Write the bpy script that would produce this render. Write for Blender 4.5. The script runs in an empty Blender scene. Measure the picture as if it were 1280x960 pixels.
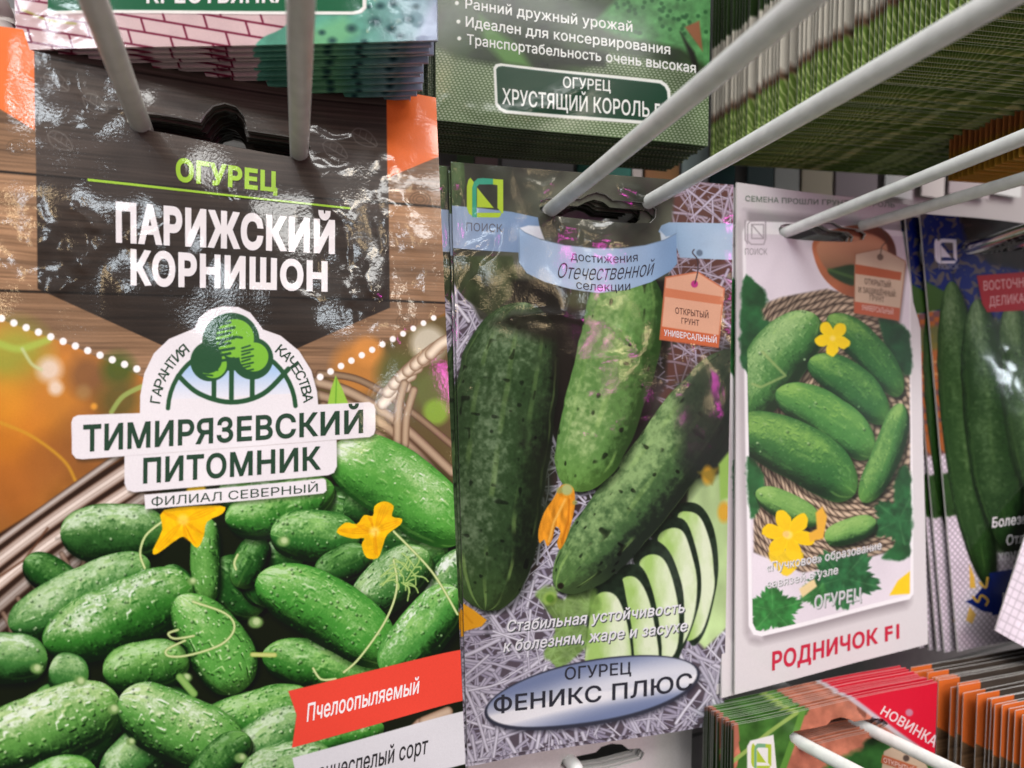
import bpy, math, random
import numpy as np
from mathutils import Vector, Matrix
from mathutils.geometry import delaunay_2d_cdt
random.seed(7)
SC = bpy.context.scene
COL = SC.collection
# ------------------------------------------------------------------ camera
FPX = 720.0                                   # focal length in photo pixels (photo is 1280 wide)
TH, PT = math.atan(FPX/1860.0), math.atan(38/FPX)
CF = np.array([math.sin(TH)*math.cos(PT), math.cos(TH)*math.cos(PT), -math.sin(PT)])
CR = np.array([math.cos(TH), -math.sin(TH), 0.0])
CU = np.cross(CR, CF)
CAMZ = 1.30
ORG = np.array([0.0, 0.0, CAMZ])
cam = bpy.data.cameras.new('camera'); camo = bpy.data.objects.new('camera', cam); COL.objects.link(camo)
camo.matrix_world = Matrix(((CR[0], CU[0], -CF[0], 0), (CR[1], CU[1], -CF[1], 0), (CR[2], CU[2], -CF[2], CAMZ), (0, 0, 0, 1)))
cam.sensor_width = 36; cam.lens = FPX/1280*36; cam.clip_start = .004; cam.clip_end = 50
cam.dof.use_dof = True; cam.dof.focus_distance = .142; cam.dof.aperture_fstop = 12.5
SC.camera = camo
# ------------------------------------------------------------------ world and lamps
wd = bpy.data.worlds.new('World'); SC.world = wd; wd.use_nodes = True
nt = wd.node_tree; bgn = nt.nodes['Background']
tc = nt.nodes.new('ShaderNodeTexCoord'); sp = nt.nodes.new('ShaderNodeSeparateXYZ'); rp = nt.nodes.new('ShaderNodeValToRGB')
mr = nt.nodes.new('ShaderNodeMapRange'); mr.inputs[1].default_value = -1; mr.inputs[2].default_value = 1
nt.links.new(tc.outputs['Generated'], sp.inputs[0]); nt.links.new(sp.outputs[2], mr.inputs[0]); nt.links.new(mr.outputs[0], rp.inputs[0])
rp.color_ramp.elements[0].color = (.34, .33, .32, 1); rp.color_ramp.elements[0].position = .25
rp.color_ramp.elements[1].color = (.95, .96, 1.0, 1); rp.color_ramp.elements[1].position = .85
e = rp.color_ramp.elements.new(.5); e.color = (.27, .26, .255, 1)
nt.links.new(rp.outputs[0], bgn.inputs[0]); bgn.inputs[1].default_value = 0.5
def lamp(name, loc, target, sx, sy, power, col):
    l = bpy.data.lights.new(name, 'AREA'); l.shape = 'RECTANGLE'; l.size = sx; l.size_y = sy; l.energy = power; l.color = col
    o = bpy.data.objects.new(name, l); COL.objects.link(o); o.location = loc
    d = Vector(target)-Vector(loc); o.rotation_euler = d.to_track_quat('-Z', 'Y').to_euler()
    return o
for x, y in ((-.6, -.75), (.75, -.9), (.1, -2.0)): lamp('ceiling_tube_light', (x, y, 2.6), (.1, .15, 1.3), 1.5, .16, 17, (1, .995, .965))
# (the added lamps for glints on the film are hung at the end, once the packets' facing is known)
SC.view_settings.view_transform = 'Standard'; SC.view_settings.look = 'None'
SC.view_settings.exposure = 0.0; SC.view_settings.gamma = 1
SC.cycles.max_bounces = 6
# ------------------------------------------------------------------ picture pixel <-> space
def ray(x, y): return CF + CR*(x-640)/FPX + CU*(480-y)/FPX
def onY(x, y, Y):
    r = ray(x, y); return r*(Y/r[1])
HK = -ray(361, 505); HK = HK/np.linalg.norm(HK)        # the way the hooks point, out from the rack
def hedge(a, b, w):
    """two points seen at pixels a and b, at one height, w apart"""
    ra, rb = ray(*a), ray(*b); k = ra[2]/rb[2]
    d = np.linalg.norm(rb*k-ra); s = w/d
    return ra*s, rb*k*s
def para(q, H):
    r = [ray(*p) for p in q]
    d = np.linalg.svd(np.array([r[0], -r[1], r[2], -r[3]]).T)[2][-1]; d = d/d[0]
    P = [r[i]*d[i] for i in range(4)]; s = H/np.linalg.norm(P[3]-P[0])
    return P[0]*s, (P[1]-P[0])*s, (P[3]-P[0])*s
# ------------------------------------------------------------------ tags
def tag(o, label, cat, group=None, kind=None):
    if label: o['label'] = label
    if cat: o['category'] = cat
    if group: o['group'] = group
    if kind: o['kind'] = kind
    return o
# ------------------------------------------------------------------ print painting (numpy)
RS = np.random.RandomState(3)
LAT = RS.rand(256, 256).astype(np.float32)
def vn(x, y):
    xi = np.floor(x).astype(int); yi = np.floor(y).astype(int); fx = (x-xi); fy = (y-yi)
    fx = fx*fx*(3-2*fx); fy = fy*fy*(3-2*fy)
    a = LAT[yi & 255, xi & 255]; b = LAT[yi & 255, (xi+1) & 255]; c = LAT[(yi+1) & 255, xi & 255]; d = LAT[(yi+1) & 255, (xi+1) & 255]
    return (a*(1-fx)+b*fx)*(1-fy)+(c*(1-fx)+d*fx)*fy
def fbm(x, y, o=4):
    s = 0; a = .5
    for i in range(o):
        s = s+a*vn(x*2**i+17*i, y*2**i+31*i); a *= .5
    return s/(1-.5**o)
def sm(x, a, b):
    t = np.clip((x-a)/(b-a), 0, 1); return t*t*(3-2*t)
def spline(pts, n=8, closed=True):
    p = np.array(pts, float); N = len(p); out = []
    for i in range(N if closed else N-1):
        if closed: a, b, c, d = p[(i-1) % N], p[i], p[(i+1) % N], p[(i+2) % N]
        else: a, b, c, d = p[max(i-1, 0)], p[i], p[i+1], p[min(i+2, N-1)]
        for t in np.arange(n)/n:
            out.append(.5*((2*b)+(-a+c)*t+(2*a-5*b+4*c-d)*t*t+(-a+3*b-3*c+d)*t**3))
    if not closed: out.append(p[-1])
    return np.array(out)
def C(*c): return np.array(c, np.float32)/255
class Canvas:
    def __init__(s, x0, y0, x1, y1, sc=1.25, col=(200, 200, 200)):
        s.x0, s.y0, s.sc = x0, y0, sc; s.w = int((x1-x0)*sc); s.h = int((y1-y0)*sc)
        s.a = np.empty((s.h, s.w, 3), np.float32); s.a[:] = C(*col); s.z = np.zeros((s.h, s.w), np.float32)
    def sl(s, xa, ya, xb, yb):
        i0 = max(0, int((ya-s.y0)*s.sc)); i1 = min(s.h, int((yb-s.y0)*s.sc)+2); j0 = max(0, int((xa-s.x0)*s.sc)); j1 = min(s.w, int((xb-s.x0)*s.sc)+2)
        if i1 <= i0 or j1 <= j0: return None
        Y, X = np.mgrid[i0:i1, j0:j1].astype(np.float32)
        return (slice(i0, i1), slice(j0, j1)), X/s.sc+s.x0, Y/s.sc+s.y0
    def full(s): return s.sl(s.x0, s.y0, s.x0+s.w/s.sc, s.y0+s.h/s.sc)
    def mix(s, S, m, col):
        m = m[..., None] if m.ndim == 2 else m
        s.a[S] = s.a[S]*(1-m)+col*m
    def sdf(s, X, Y, p, closed=True):
        p = np.asarray(p, float); N = len(p); d = np.full(X.shape, 1e9, np.float32); ins = np.zeros(X.shape, bool)
        for i in range(N if closed else N-1):
            ax, ay = p[i]; bx, by = p[(i+1) % N]; ex, ey = bx-ax, by-ay; L = ex*ex+ey*ey+1e-9
            t = np.clip(((X-ax)*ex+(Y-ay)*ey)/L, 0, 1); d = np.minimum(d, (X-ax-t*ex)**2+(Y-ay-t*ey)**2)
            if closed and ay != by:
                ins ^= ((ay > Y) != (by > Y)) & (X < ex*(Y-ay)/(by-ay)+ax)
        d = np.sqrt(d); return np.where(ins, -d, d) if closed else d
    def poly(s, p, col, soft=1.0, op=1.0, smooth=0, rag=0):
        p = spline(p, smooth) if smooth else np.asarray(p, float); g = soft+2
        r = s.sl(p[:, 0].min()-g, p[:, 1].min()-g, p[:, 0].max()+g, p[:, 1].max()+g)
        if r is None: return
        S, X, Y = r; d = s.sdf(X, Y, p); d = d+(fbm(X/rag*.5, Y/rag*.5, 3)-.5)*rag*1.6 if rag else d; m = np.clip(.5-d/soft, 0, 1)*op
        s.mix(S, m, col(X, Y) if callable(col) else C(*col))
    def line(s, p, w, col, soft=1.0, op=1.0, smooth=0, col2=None):
        p = spline(p, smooth, False) if smooth else np.asarray(p, float); g = w+soft+1
        r = s.sl(p[:, 0].min()-g, p[:, 1].min()-g, p[:, 0].max()+g, p[:, 1].max()+g)
        if r is None: return
        S, X, Y = r; d = s.sdf(X, Y, p, False); m = np.clip((w/2-d)/soft+.5, 0, 1)*op
        c = C(*col)
        if col2 is not None:                                   # rounded strand: pale along its middle
            k = np.clip(1-(d/(w/2+1e-6))**2, 0, 1)[..., None]; c = C(*col2)*k+c*(1-k)
        s.mix(S, m, c)
    def dot(s, x, y, r, col, soft=1.0, op=1.0, ry=None):
        ry = ry or r; q = s.sl(x-r-soft-1, y-ry-soft-1, x+r+soft+1, y+ry+soft+1)
        if q is None: return
        S, X, Y = q; d = (np.hypot((X-x)/r, (Y-y)/ry)-1)*min(r, ry); s.mix(S, np.clip(.5-d/soft, 0, 1)*op, C(*col))
    def crease(s, p, w, hgt, smooth=6):
        p = spline(p, smooth, False) if smooth else np.asarray(p, float); w = w*1.7; g = w*3
        r = s.sl(p[:, 0].min()-g, p[:, 1].min()-g, p[:, 0].max()+g, p[:, 1].max()+g)
        if r is None: return
        S, X, Y = r; d = s.sdf(X, Y, p, False)+(fbm(X/20, Y/20, 2)-.5)*w*1.2; s.z[S] += hgt*.36*np.exp(-(d/w)**2)*sm(fbm(X/30+5, Y/30, 2), .22, .6)
    def dent(s, x, y, rx, ry, hgt, ang=0):
        q = s.sl(x-3*max(rx, ry), y-3*max(rx, ry), x+3*max(rx, ry), y+3*max(rx, ry))
        if q is None: return
        S, X, Y = q; ca, sa = math.cos(ang), math.sin(ang); u = ((X-x)*ca+(Y-y)*sa)/rx; v = (-(X-x)*sa+(Y-y)*ca)/ry
        s.z[S] += hgt*np.exp(-u*u-v*v)
    def cuke(s, x0, y0, x1, y1, w, bend=0, tone=(62, 112, 48), hi=(150, 190, 110), dk=(18, 42, 14), wart=.5, ws=6.0, stripe=.35, hl=.5,
             p=2.9, taper=0.0, L=(-.25, -.62, .74), sh=.75, nst=7, tip=.35, spots=0, clip=None, blur=0.9, dots=0.0):
        L0 = math.hypot(x1-x0, y1-y0); ca, sa = (x1-x0)/L0, (y1-y0)/L0; mx, my = (x0+x1)/2, (y0+y1)/2; g = L0/2+w+12
        q = s.sl(mx-g, my-g, mx+g, my+g)
        if q is None: return
        S, X, Y = q
        def frame(X, Y):
            a = ((X-mx)*ca+(Y-my)*sa)/(L0/2); b = (-(X-mx)*sa+(Y-my)*ca)-bend*(1-a*a)
            r = w*np.power(np.clip(1-np.abs(a)**p, 0, 1), .5)*(1-taper*a); return a, b, r
        wob = (fbm(X/26+x0, Y/26+y0, 2)-.5)*w*.09
        if sh:
            a, b, r = frame(X-3, Y-5); m = np.clip((r*1.05-np.abs(b))/(w*.35)+.3, 0, 1)*(np.abs(a) < 1.15); m = m*np.clip(.5-s.sdf(X, Y, clip), 0, 1) if clip is not None else m; s.mix(S, (m*sh).astype(np.float32), C(8, 14, 7))
        a, b, r = frame(X, Y); r = r+wob*(r > 0)
        m = np.clip((r-np.abs(b))/blur+.5, 0, 1)*(np.abs(a) < 1)
        if clip is not None: m = m*np.clip(.5-s.sdf(X, Y, clip), 0, 1)
        nb = np.clip(b/np.maximum(r, .1), -1, 1); nz = np.sqrt(np.clip(1-nb*nb, 0, 1)); na = np.sign(a)*np.abs(a)**(p+.6)*.9
        k = 1/np.sqrt(na*na+1); nx = (na*ca-nb*sa)*k; ny = (na*sa+nb*ca)*k; nz = nz*k
        phi = np.arcsin(nb); al = a*L0/2/ws; ph = phi*w/ws
        n1 = vn(al*1.0+x0, ph+y0); n2 = vn(al+x0+.35*L[0]*2, ph+y0-.4); big = fbm(a*2.2+x0, phi*1.4+y0, 3)
        wt = sm(n1, .7, .93)-sm(n2, .7, .93)
        df = nx*L[0]+ny*L[1]+nz*L[2]
        mot = fbm(X/6+3, Y/6, 4)-.5; df = df+mot*(.5 if spots else .17)+wart*.40*wt+(big-.5)*(.42 if spots else .30)+(vn(al*3.1, ph*3.1)-.5)*.14
        tone, hi, dk = C(*tone), C(*hi), C(*dk)
        t1 = sm(df, -.02, .66)[..., None]; t2 = sm(df, .60, 1.12)[..., None]
        c = dk*(1-t1)+tone*t1; c = c*(1-t2)+hi*t2
        st = sm(np.cos(phi*nst+(fbm(a*3+y0, phi*2, 2)-.5)*1.6), .7, 1)*sm(vn(al*.45+3, phi*3), .2, .7)*stripe*(.45+.55*sm(a, -.2, 1))
        c = c*(1-st[..., None])+(c*.55+C(165, 200, 110)*.5)*st[..., None]
        tp = (sm(a, .55, 1.0)*tip)[..., None]; c = c*(1-tp)+(c*.5+C(150, 205, 90)*.5)*tp
        if wart: 
            wd_ = (sm(vn(al*1.2+9, ph*1.2+5), .8, .95)*sm(df, .25, .7)*wart)[..., None]; c = c*(1-wd_*.55)+C(205, 222, 175)*wd_*.55
        if spots:
            sp_ = sm(vn(al*.95+40+x0, ph*.95+11), .84, .95)[..., None]*spots; c = c*(1-sp_)+c*.35*sp_
        if hl:
            h = (sm(df, .78, 1.08)*sm(fbm(al*.45+2, ph*.9, 3), .36, .58)*hl)[..., None]; c = c*(1-h)+C(232, 240, 232)*h
        s.mix(S, m.astype(np.float32), c)
        R = random.Random(int(x0*7+y0*13)); lgt = hi*.5+C(236, 244, 220)*.5
        for i in range(int(dots*L0*w/190)):
            a_ = R.uniform(-.92, .96); f_ = R.uniform(-1.25, 1.25); r_ = w*math.sqrt(max(0, 1-abs(a_)**p))*(1-taper*a_); bb = r_*math.sin(f_)+bend*(1-a_*a_); aa = a_*L0/2
            px_, py_ = mx+aa*ca-bb*sa, my+aa*sa+bb*ca; q_ = R.uniform(.6, 1.7); lit = -math.sin(f_)*ca > -.55
            if clip is not None and not inpoly(px_, py_, clip): continue
            s.dot(px_+1.1, py_+1.6, q_*1.25, dk*255, 1.6, .5); s.dot(px_, py_, q_, (lgt if lit else tone)*255, 1.2, R.uniform(.35, .8) if lit else .4)
    def flower(s, x, y, R, n=5, ph=0.0, col=(248, 196, 20), dk=(225, 140, 15), sq=1.0):
        q = s.sl(x-R*1.2, y-R*1.2, x+R*1.2, y+R*1.2)
        if q is None: return
        S, X, Y = q; t = np.arctan2((Y-y)/sq, X-x); r = np.hypot(X-x, (Y-y)/sq); u = np.abs(np.cos(n*(t-ph)/2))
        e = R*(.48+.5*u**.8+.10*(vn(t*5+x, t*0+3)-.5)); m = np.clip((e-r)/1.2+.5, 0, 1)
        k = np.clip(.25+.75*(1-r/R)*.5+.4*(vn(t*7+x, r/6)-.4)-.35*(u < .25), 0, 1)[..., None]; s.mix(S, m, C(*col)*(1-k*.5)+C(*dk)*k*.5)
        s.dot(x, y, R*.16, (255, 225, 120), 3, .8)
    def straw(s, p, n, col0=(238, 236, 248), col1=(150, 142, 166), bg=(66, 52, 52), ln=(18, 70), wd=(1.4, 4.2), seed=1):
        p = np.asarray(p, float); s.poly(p, bg, 2); R = random.Random(seed); x0, y0 = p.min(0); x1, y1 = p.max(0); k = 0
        while k < n:
            x, y = R.uniform(x0, x1), R.uniform(y0, y1); ins = False
            for i in range(len(p)):
                (ax, ay), (bx, by) = p[i], p[(i+1) % len(p)]
                if (ay > y) != (by > y) and x < (bx-ax)*(y-ay)/(by-ay)+ax: ins = not ins
            if not ins: x0 += 0; k += .2; continue
            k += 1; a = R.uniform(0, math.pi); l = R.uniform(*ln)/2; t = (k/n)**.7*R.uniform(.55, 1)
            c = [col1[i]*(1-t)+col0[i]*t for i in range(3)]; b = R.uniform(-4, 4)
            s.line([(x-l*math.cos(a), y-l*math.sin(a)), (x+b, y-b), (x+l*math.cos(a), y+l*math.sin(a))], R.uniform(*wd), [v*.6 for v in c], 1.1, .95, 0, c)
def sample(cv, px, py):
    u = np.clip((px-cv.x0)*cv.sc, 0, cv.w-1.01); v = np.clip((py-cv.y0)*cv.sc, 0, cv.h-1.01)
    i, j = v.astype(int), u.astype(int); fu, fv = (u-j)[..., None], (v-i)[..., None]; A = np.concatenate([cv.a, cv.z[..., None]], 2)
    return (A[i, j]*(1-fu)+A[i, j+1]*fu)*(1-fv)+(A[i+1, j]*(1-fu)+A[i+1, j+1]*fu)*fv
# ------------------------------------------------------------------ materials
def principled(name, col=None, rough=.4, spec=.5, metal=0):
    m = bpy.data.materials.new(name); m.use_nodes = True; b = m.node_tree.nodes['Principled BSDF']
    if col is not None: b.inputs['Base Color'].default_value = (*col, 1)
    b.inputs['Roughness'].default_value = rough; b.inputs['Specular IOR Level'].default_value = spec; b.inputs['Metallic'].default_value = metal
    return m
def lin(c): 
    c = np.array(c, float)/255; return np.where(c < .04045, c/12.92, ((c+.055)/1.055)**2.4)
INK = .92                                              # ink albedo against its colour in the photograph
def print_mat(name, col=None, img=None, hgt=None, rough=.28, grain=.5, coat=0.0, bump=1.0, gscale=2600, lighten=0):
    m = principled(name, None, rough); n = m.node_tree.nodes; l = m.node_tree.links; b = n['Principled BSDF']
    if img:
        t = n.new('ShaderNodeTexImage'); t.image = img; t.extension = 'EXTEND'
        mx = n.new('ShaderNodeMix'); mx.data_type = 'RGBA'; mx.blend_type = 'MULTIPLY'; mx.inputs[0].default_value = 1
        mx.inputs[7].default_value = (INK, INK, INK, 1); l.new(t.outputs[0], mx.inputs[6]); m2_ = n.new('ShaderNodeMix'); m2_.data_type = 'RGBA'; m2_.inputs[0].default_value = lighten; m2_.inputs[7].default_value = (.62, .6, .57, 1); l.new(mx.outputs[2], m2_.inputs[6]); l.new(m2_.outputs[2], b.inputs['Base Color'])
    else: b.inputs['Base Color'].default_value = (*(lin(col)*INK), 1)
    tcn = n.new('ShaderNodeTexCoord'); ns = n.new('ShaderNodeTexNoise'); ns.inputs['Scale'].default_value = gscale; ns.inputs['Detail'].default_value = 2
    l.new(tcn.outputs['Object'], ns.inputs['Vector'])
    b1 = n.new('ShaderNodeBump'); b1.inputs['Strength'].default_value = grain; b1.inputs['Distance'].default_value = .0001
    l.new(ns.outputs[0], b1.inputs['Height']); last = b1
    if hgt:
        t = n.new('ShaderNodeTexImage'); t.image = hgt; t.extension = 'EXTEND'
        b2 = n.new('ShaderNodeBump'); b2.inputs['Strength'].default_value = bump; b2.inputs['Distance'].default_value = .001
        l.new(t.outputs[0], b2.inputs['Height']); l.new(b2.outputs[0], b1.inputs['Normal'])
    l.new(b1.outputs[0], b.inputs['Normal'])
    if coat: b.inputs['Coat Weight'].default_value = coat; b.inputs['Coat Roughness'].default_value = .07; b.inputs['Specular IOR Level'].default_value = .12; l.new(b1.outputs[0], b.inputs['Coat Normal'])
    return m
def wire_mat(name, col, rough):
    m = principled(name, col, rough); n = m.node_tree.nodes; l = m.node_tree.links; b = n['Principled BSDF']
    tcn = n.new('ShaderNodeTexCoord'); ns = n.new('ShaderNodeTexNoise'); ns.inputs['Scale'].default_value = 260; ns.inputs['Detail'].default_value = 5
    l.new(tcn.outputs['Object'], ns.inputs['Vector']); r = n.new('ShaderNodeValToRGB'); r.color_ramp.elements[0].position = .3; r.color_ramp.elements[1].position = .6
    r.color_ramp.elements[0].color = (*[c*.86 for c in col], 1); r.color_ramp.elements[1].color = (*col, 1)
    l.new(ns.outputs[0], r.inputs[0]); l.new(r.outputs[0], b.inputs['Base Color'])
    bu = n.new('ShaderNodeBump'); bu.inputs['Strength'].default_value = .15; bu.inputs['Distance'].default_value = .0002; l.new(ns.outputs[0], bu.inputs['Height']); l.new(bu.outputs[0], b.inputs['Normal'])
    return m
M_EDGE = print_mat('cut_paper_edge', (232, 228, 224), rough=.6, grain=.2)
M_EDGE_SHADED = print_mat('shaded_paper_edge', (74, 74, 66), rough=.4, grain=.2)  # cut edge darkened: the shade inside the holes is put into its colour
M_EDGE_MID = print_mat('grey_print_edge', (150, 146, 140), rough=.4, grain=.2)
M_BACK = print_mat('paper_back', (112, 108, 104), rough=.5, grain=.2)
M_WIRE = wire_mat('white_coated_wire', (.97, .965, .945), .22)
M_WIREG = wire_mat('shaded_grey_wire', (.66, .64, .59), .34)  # greyer copy of the white coat, shade put into the colour
M_CHROME = principled('bright_chrome_wire', (.8, .8, .8), .16, .5, 1.0)
M_PANEL = wire_mat('painted_rack_panel', (.14, .138, .135), .5)
# ------------------------------------------------------------------ packet geometry
def inpoly(x, y, p):
    r = False
    for i in range(len(p)):
        (ax, ay), (bx, by) = p[i], p[(i+1) % len(p)]
        if (ay > y) != (by > y) and x < (bx-ax)*(y-ay)/(by-ay)+ax: r = not r
    return r
def newobj(name, verts, faces, mats, parent=None, uvs=None, fm=None, smooth=True, M=None):
    me = bpy.data.meshes.new(name); me.from_pydata([tuple(v) for v in verts], [], faces)
    for m in mats: me.materials.append(m)
    if fm: me.polygons.foreach_set('material_index', fm)
    if smooth: me.polygons.foreach_set('use_smooth', [True]*len(faces)); me.set_sharp_from_angle(angle=math.radians(40))
    if uvs is not None:
        ul = me.uv_layers.new(name='UVMap'); li = np.empty(len(me.loops), np.int32); me.loops.foreach_get('vertex_index', li)
        ul.data.foreach_set('uv', np.asarray(uvs, np.float32)[li].ravel())
    o = bpy.data.objects.new(name, me); COL.objects.link(o)
    if parent is not None: o.parent = parent
    if M is not None: o.matrix_world = M
    return o
class Packet:
    def __init__(s, P0, U, V, bulge=.003, wob=.0006, thick=.0006, seed=0):
        s.P0, s.U, s.V = P0, U, V; n = np.cross(V, U); s.n = n/np.linalg.norm(n)       # n looks at the viewer
        if s.n[1] > 0: s.n = -s.n
        s.bulge, s.wob, s.thick, s.seed = bulge, wob, thick, seed
        ex = U/np.linalg.norm(U); ez = np.cross(ex, -s.n); s.ex, s.ey, s.ez = ex, -s.n, ez; s.o = P0+V+U*.5
        s.M = Matrix(((ex[0], s.ey[0], ez[0], s.o[0]), (ex[1], s.ey[1], ez[1], s.o[1]), (ex[2], s.ey[2], ez[2], s.o[2]+CAMZ), (0, 0, 0, 1)))
        s.root = None
    def uv(s, x, y):
        r = ray(x, y); A = np.array([s.U, s.V, -r]).T; k = np.linalg.solve(A, -s.P0); return k[0], k[1]
    def px(s, u, v):
        P = s.P0+u[..., None]*s.U+v[..., None]*s.V; d = P@CF; return 640+FPX*(P@CR)/d, 480-FPX*(P@CU)/d
    def height(s, u, v):
        e = max(0, min(1, u)), max(0, min(1, v)); a = math.sin(math.pi*e[0])*math.sin(math.pi*e[1])
        return s.bulge*a**1.5+s.wob*math.sin(math.pi*e[0])**.3*(math.sin(6*u+5*v+s.seed)+.6*math.sin(11*v-5*u+2*s.seed)+.2*math.sin(11*u+9*v+s.seed*3))
    def loc(s, u, v, off=0.0):
        P = s.U*(u-.5)+s.V*(v-1)+s.n*(s.height(u, v)+off); return (P@s.ex, P@s.ey, P@s.ez)
    def mesh_region(s, outline, holes=(), step=.0045):
        """triangles filling a uv outline minus its holes, with inner points so that it can bend"""
        pts = []; edges = []
        lu, lv = np.linalg.norm(s.U), np.linalg.norm(s.V)
        for lp in [outline]+list(holes):
            b = len(pts); q = []
            for i in range(len(lp)):
                a, c = lp[i], lp[(i+1) % len(lp)]; L = math.hypot((c[0]-a[0])*lu, (c[1]-a[1])*lv); k = max(1, int(L/step))
                q += [(a[0]+(c[0]-a[0])*t/k, a[1]+(c[1]-a[1])*t/k) for t in range(k)]
            pts += q; edges += [(b+i, b+(i+1) % len(q)) for i in range(len(q))]
        nb = len(pts); us = [p[0] for p in outline]; vs = [p[1] for p in outline]
        for i in range(int((max(us)-min(us))*lu/step)+1):
            for j in range(int((max(vs)-min(vs))*lv/step)+1):
                u = min(us)+(i+.5+.25*(j % 2))*step/lu; v = min(vs)+(j+.5)*step/lv
                if inpoly(u, v, outline) and not any(inpoly(u, v, h) for h in holes):
                    d = min(math.hypot((u-p[0])*lu, (v-p[1])*lv) for p in pts[:nb])
                    if d > step*.45: pts.append((u, v))
        R = delaunay_2d_cdt([Vector(((p[0])*lu, (p[1])*lv)) for p in pts], edges, [], 0, 1e-7)
        vv = [(p[0]/lu, p[1]/lv) for p in R[0]]; ff = []
        for f in R[2]:
            cx = sum(vv[i][0] for i in f)/3; cy = sum(vv[i][1] for i in f)/3
            if inpoly(cx, cy, outline) and not any(inpoly(cx, cy, h) for h in holes): ff.append(list(f))
        a, b, c = ff[0]; ar = (vv[b][0]-vv[a][0])*(vv[c][1]-vv[a][1])-(vv[c][0]-vv[a][0])*(vv[b][1]-vv[a][1])
        if ar > 0: ff = [f[::-1] for f in ff]          # v runs down
        return vv, ff
    def sleeve(s, mat, hole=None, step=.0045, corner=None, edge=None):
        R = random.Random(s.seed+5); o = [(0, 0), (1, 0), (1, 1), (0, 1)] if corner is None else corner
        vv, ff = s.mesh_region(o, [hole] if hole else [], step); n = len(vv)
        F = [s.loc(u, v) for u, v in vv]; B = [s.loc(u, v, -s.thick-.3*max(0, s.height(u, v))) if s.bulge else s.loc(u, v, -s.thick) for u, v in vv]
        cnt = {}
        for f in ff:
            for i in range(3):
                e = (f[i], f[(i+1) % 3]); k = (min(e), max(e)); cnt.setdefault(k, []).append(e)
        faces = [tuple(f) for f in ff]+[tuple(i+n for i in f[::-1]) for f in ff]; fm = [0]*len(ff)+[2]*len(ff)
        for k, es in cnt.items():
            if len(es) == 1:
                a, b = es[0]; faces.append((b, a, a+n, b+n)); fm.append(1)
        uv = [(u, 1-v) for u, v in vv]
        s.body = newobj('sleeve', F+B, faces, [mat, edge or M_EDGE, M_BACK], s.root, uv+uv, fm)
        return s.body
    def place(s, label, cat='seed packet', group=None, name='seed_packet'):
        s.root = bpy.data.objects.new(name, None); COL.objects.link(s.root); s.root.empty_display_size = .01; s.root.matrix_world = s.M
        tag(s.root, label, cat, group); return s
    def texture(s, cv, name, tw, th, hmul=1.0):
        v, u = np.mgrid[0:th, 0:tw]; x, y = s.px((u+.5)/tw, (v+.5)/th); A = sample(cv, x, y)[::-1]
        img = bpy.data.images.new(name+'_print', tw, th, alpha=False); q = np.ones((th, tw, 4), np.float32); A[..., :3] *= (1+.05*(RS.rand(th, tw, 1)-.5)); q[..., :3] = np.clip((A[..., :3]*.95+A[..., :3].mean(2, keepdims=True)*.05)-.062*(1-A[..., :3])**3, .012, 1)
        img.pixels.foreach_set(q.ravel()); img.update(); img.pack()
        hi = bpy.data.images.new(name+'_wrinkle', tw, th, alpha=False, float_buffer=True); hi.colorspace_settings.name = 'Non-Color'
        q[..., :3] = A[..., 3:]*hmul+.5; hi.pixels.foreach_set(q.ravel()); hi.update(); hi.pack()
        s.img, s.hgt = img, hi; return img, hi
    def decal(s, name, pix, mat, parent=None, off=.00006, smooth=0, label=None):
        p = spline(pix, smooth) if smooth else np.asarray(pix, float)
        o = [s.uv(x, y) for x, y in p]; o = [(min(.9995, max(.0005, u)), min(.9995, max(.0005, v))) for u, v in o]
        vv, ff = s.mesh_region(o, [], .004)
        ob = newobj(name, [s.loc(u, v, off) for u, v in vv], [tuple(f) for f in ff], [mat], parent or s.root, [(u, 1-v) for u, v in vv])
        if label: ob['label'] = label
        return ob
    def text(s, name, lines, mat, parent=None, off=.00012, label=None):
        """lines: (string, TL, TR, BR, BL corners of its capitals in photo pixels, weight, shear, sag)"""
        V, Fc, UV = [], [], []
        for st, quad, wt, shear, sag in lines:
            vs, fs, w, ch = glyphs(st, wt); q = [np.array(c, float) for c in quad]; b = len(V)
            for (x, y) in vs:
                a = (x+shear*y)/w; t = y/ch; top = q[0]*(1-a)+q[1]*a; bot = q[3]*(1-a)+q[2]*a; p = bot*(1-t)+top*t
                u, v = s.uv(p[0], p[1]+sag*(1-(2*a-1)**2)); V.append(s.loc(u, v, off)); UV.append((u, 1-v))
            Fc += [tuple(i+b for i in f) for f in fs]
        ok = []
        for f in Fc:
            u = sum(UV[i][0] for i in f)/len(f); v = sum(UV[i][1] for i in f)/len(f)
            if 0 < u < 1 and 0 < v < 1: ok.append(f)
        ob = newobj(name, V, ok, [mat], parent or s.root, UV)
        if label: ob['label'] = label
        return ob
GC = {}
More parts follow.
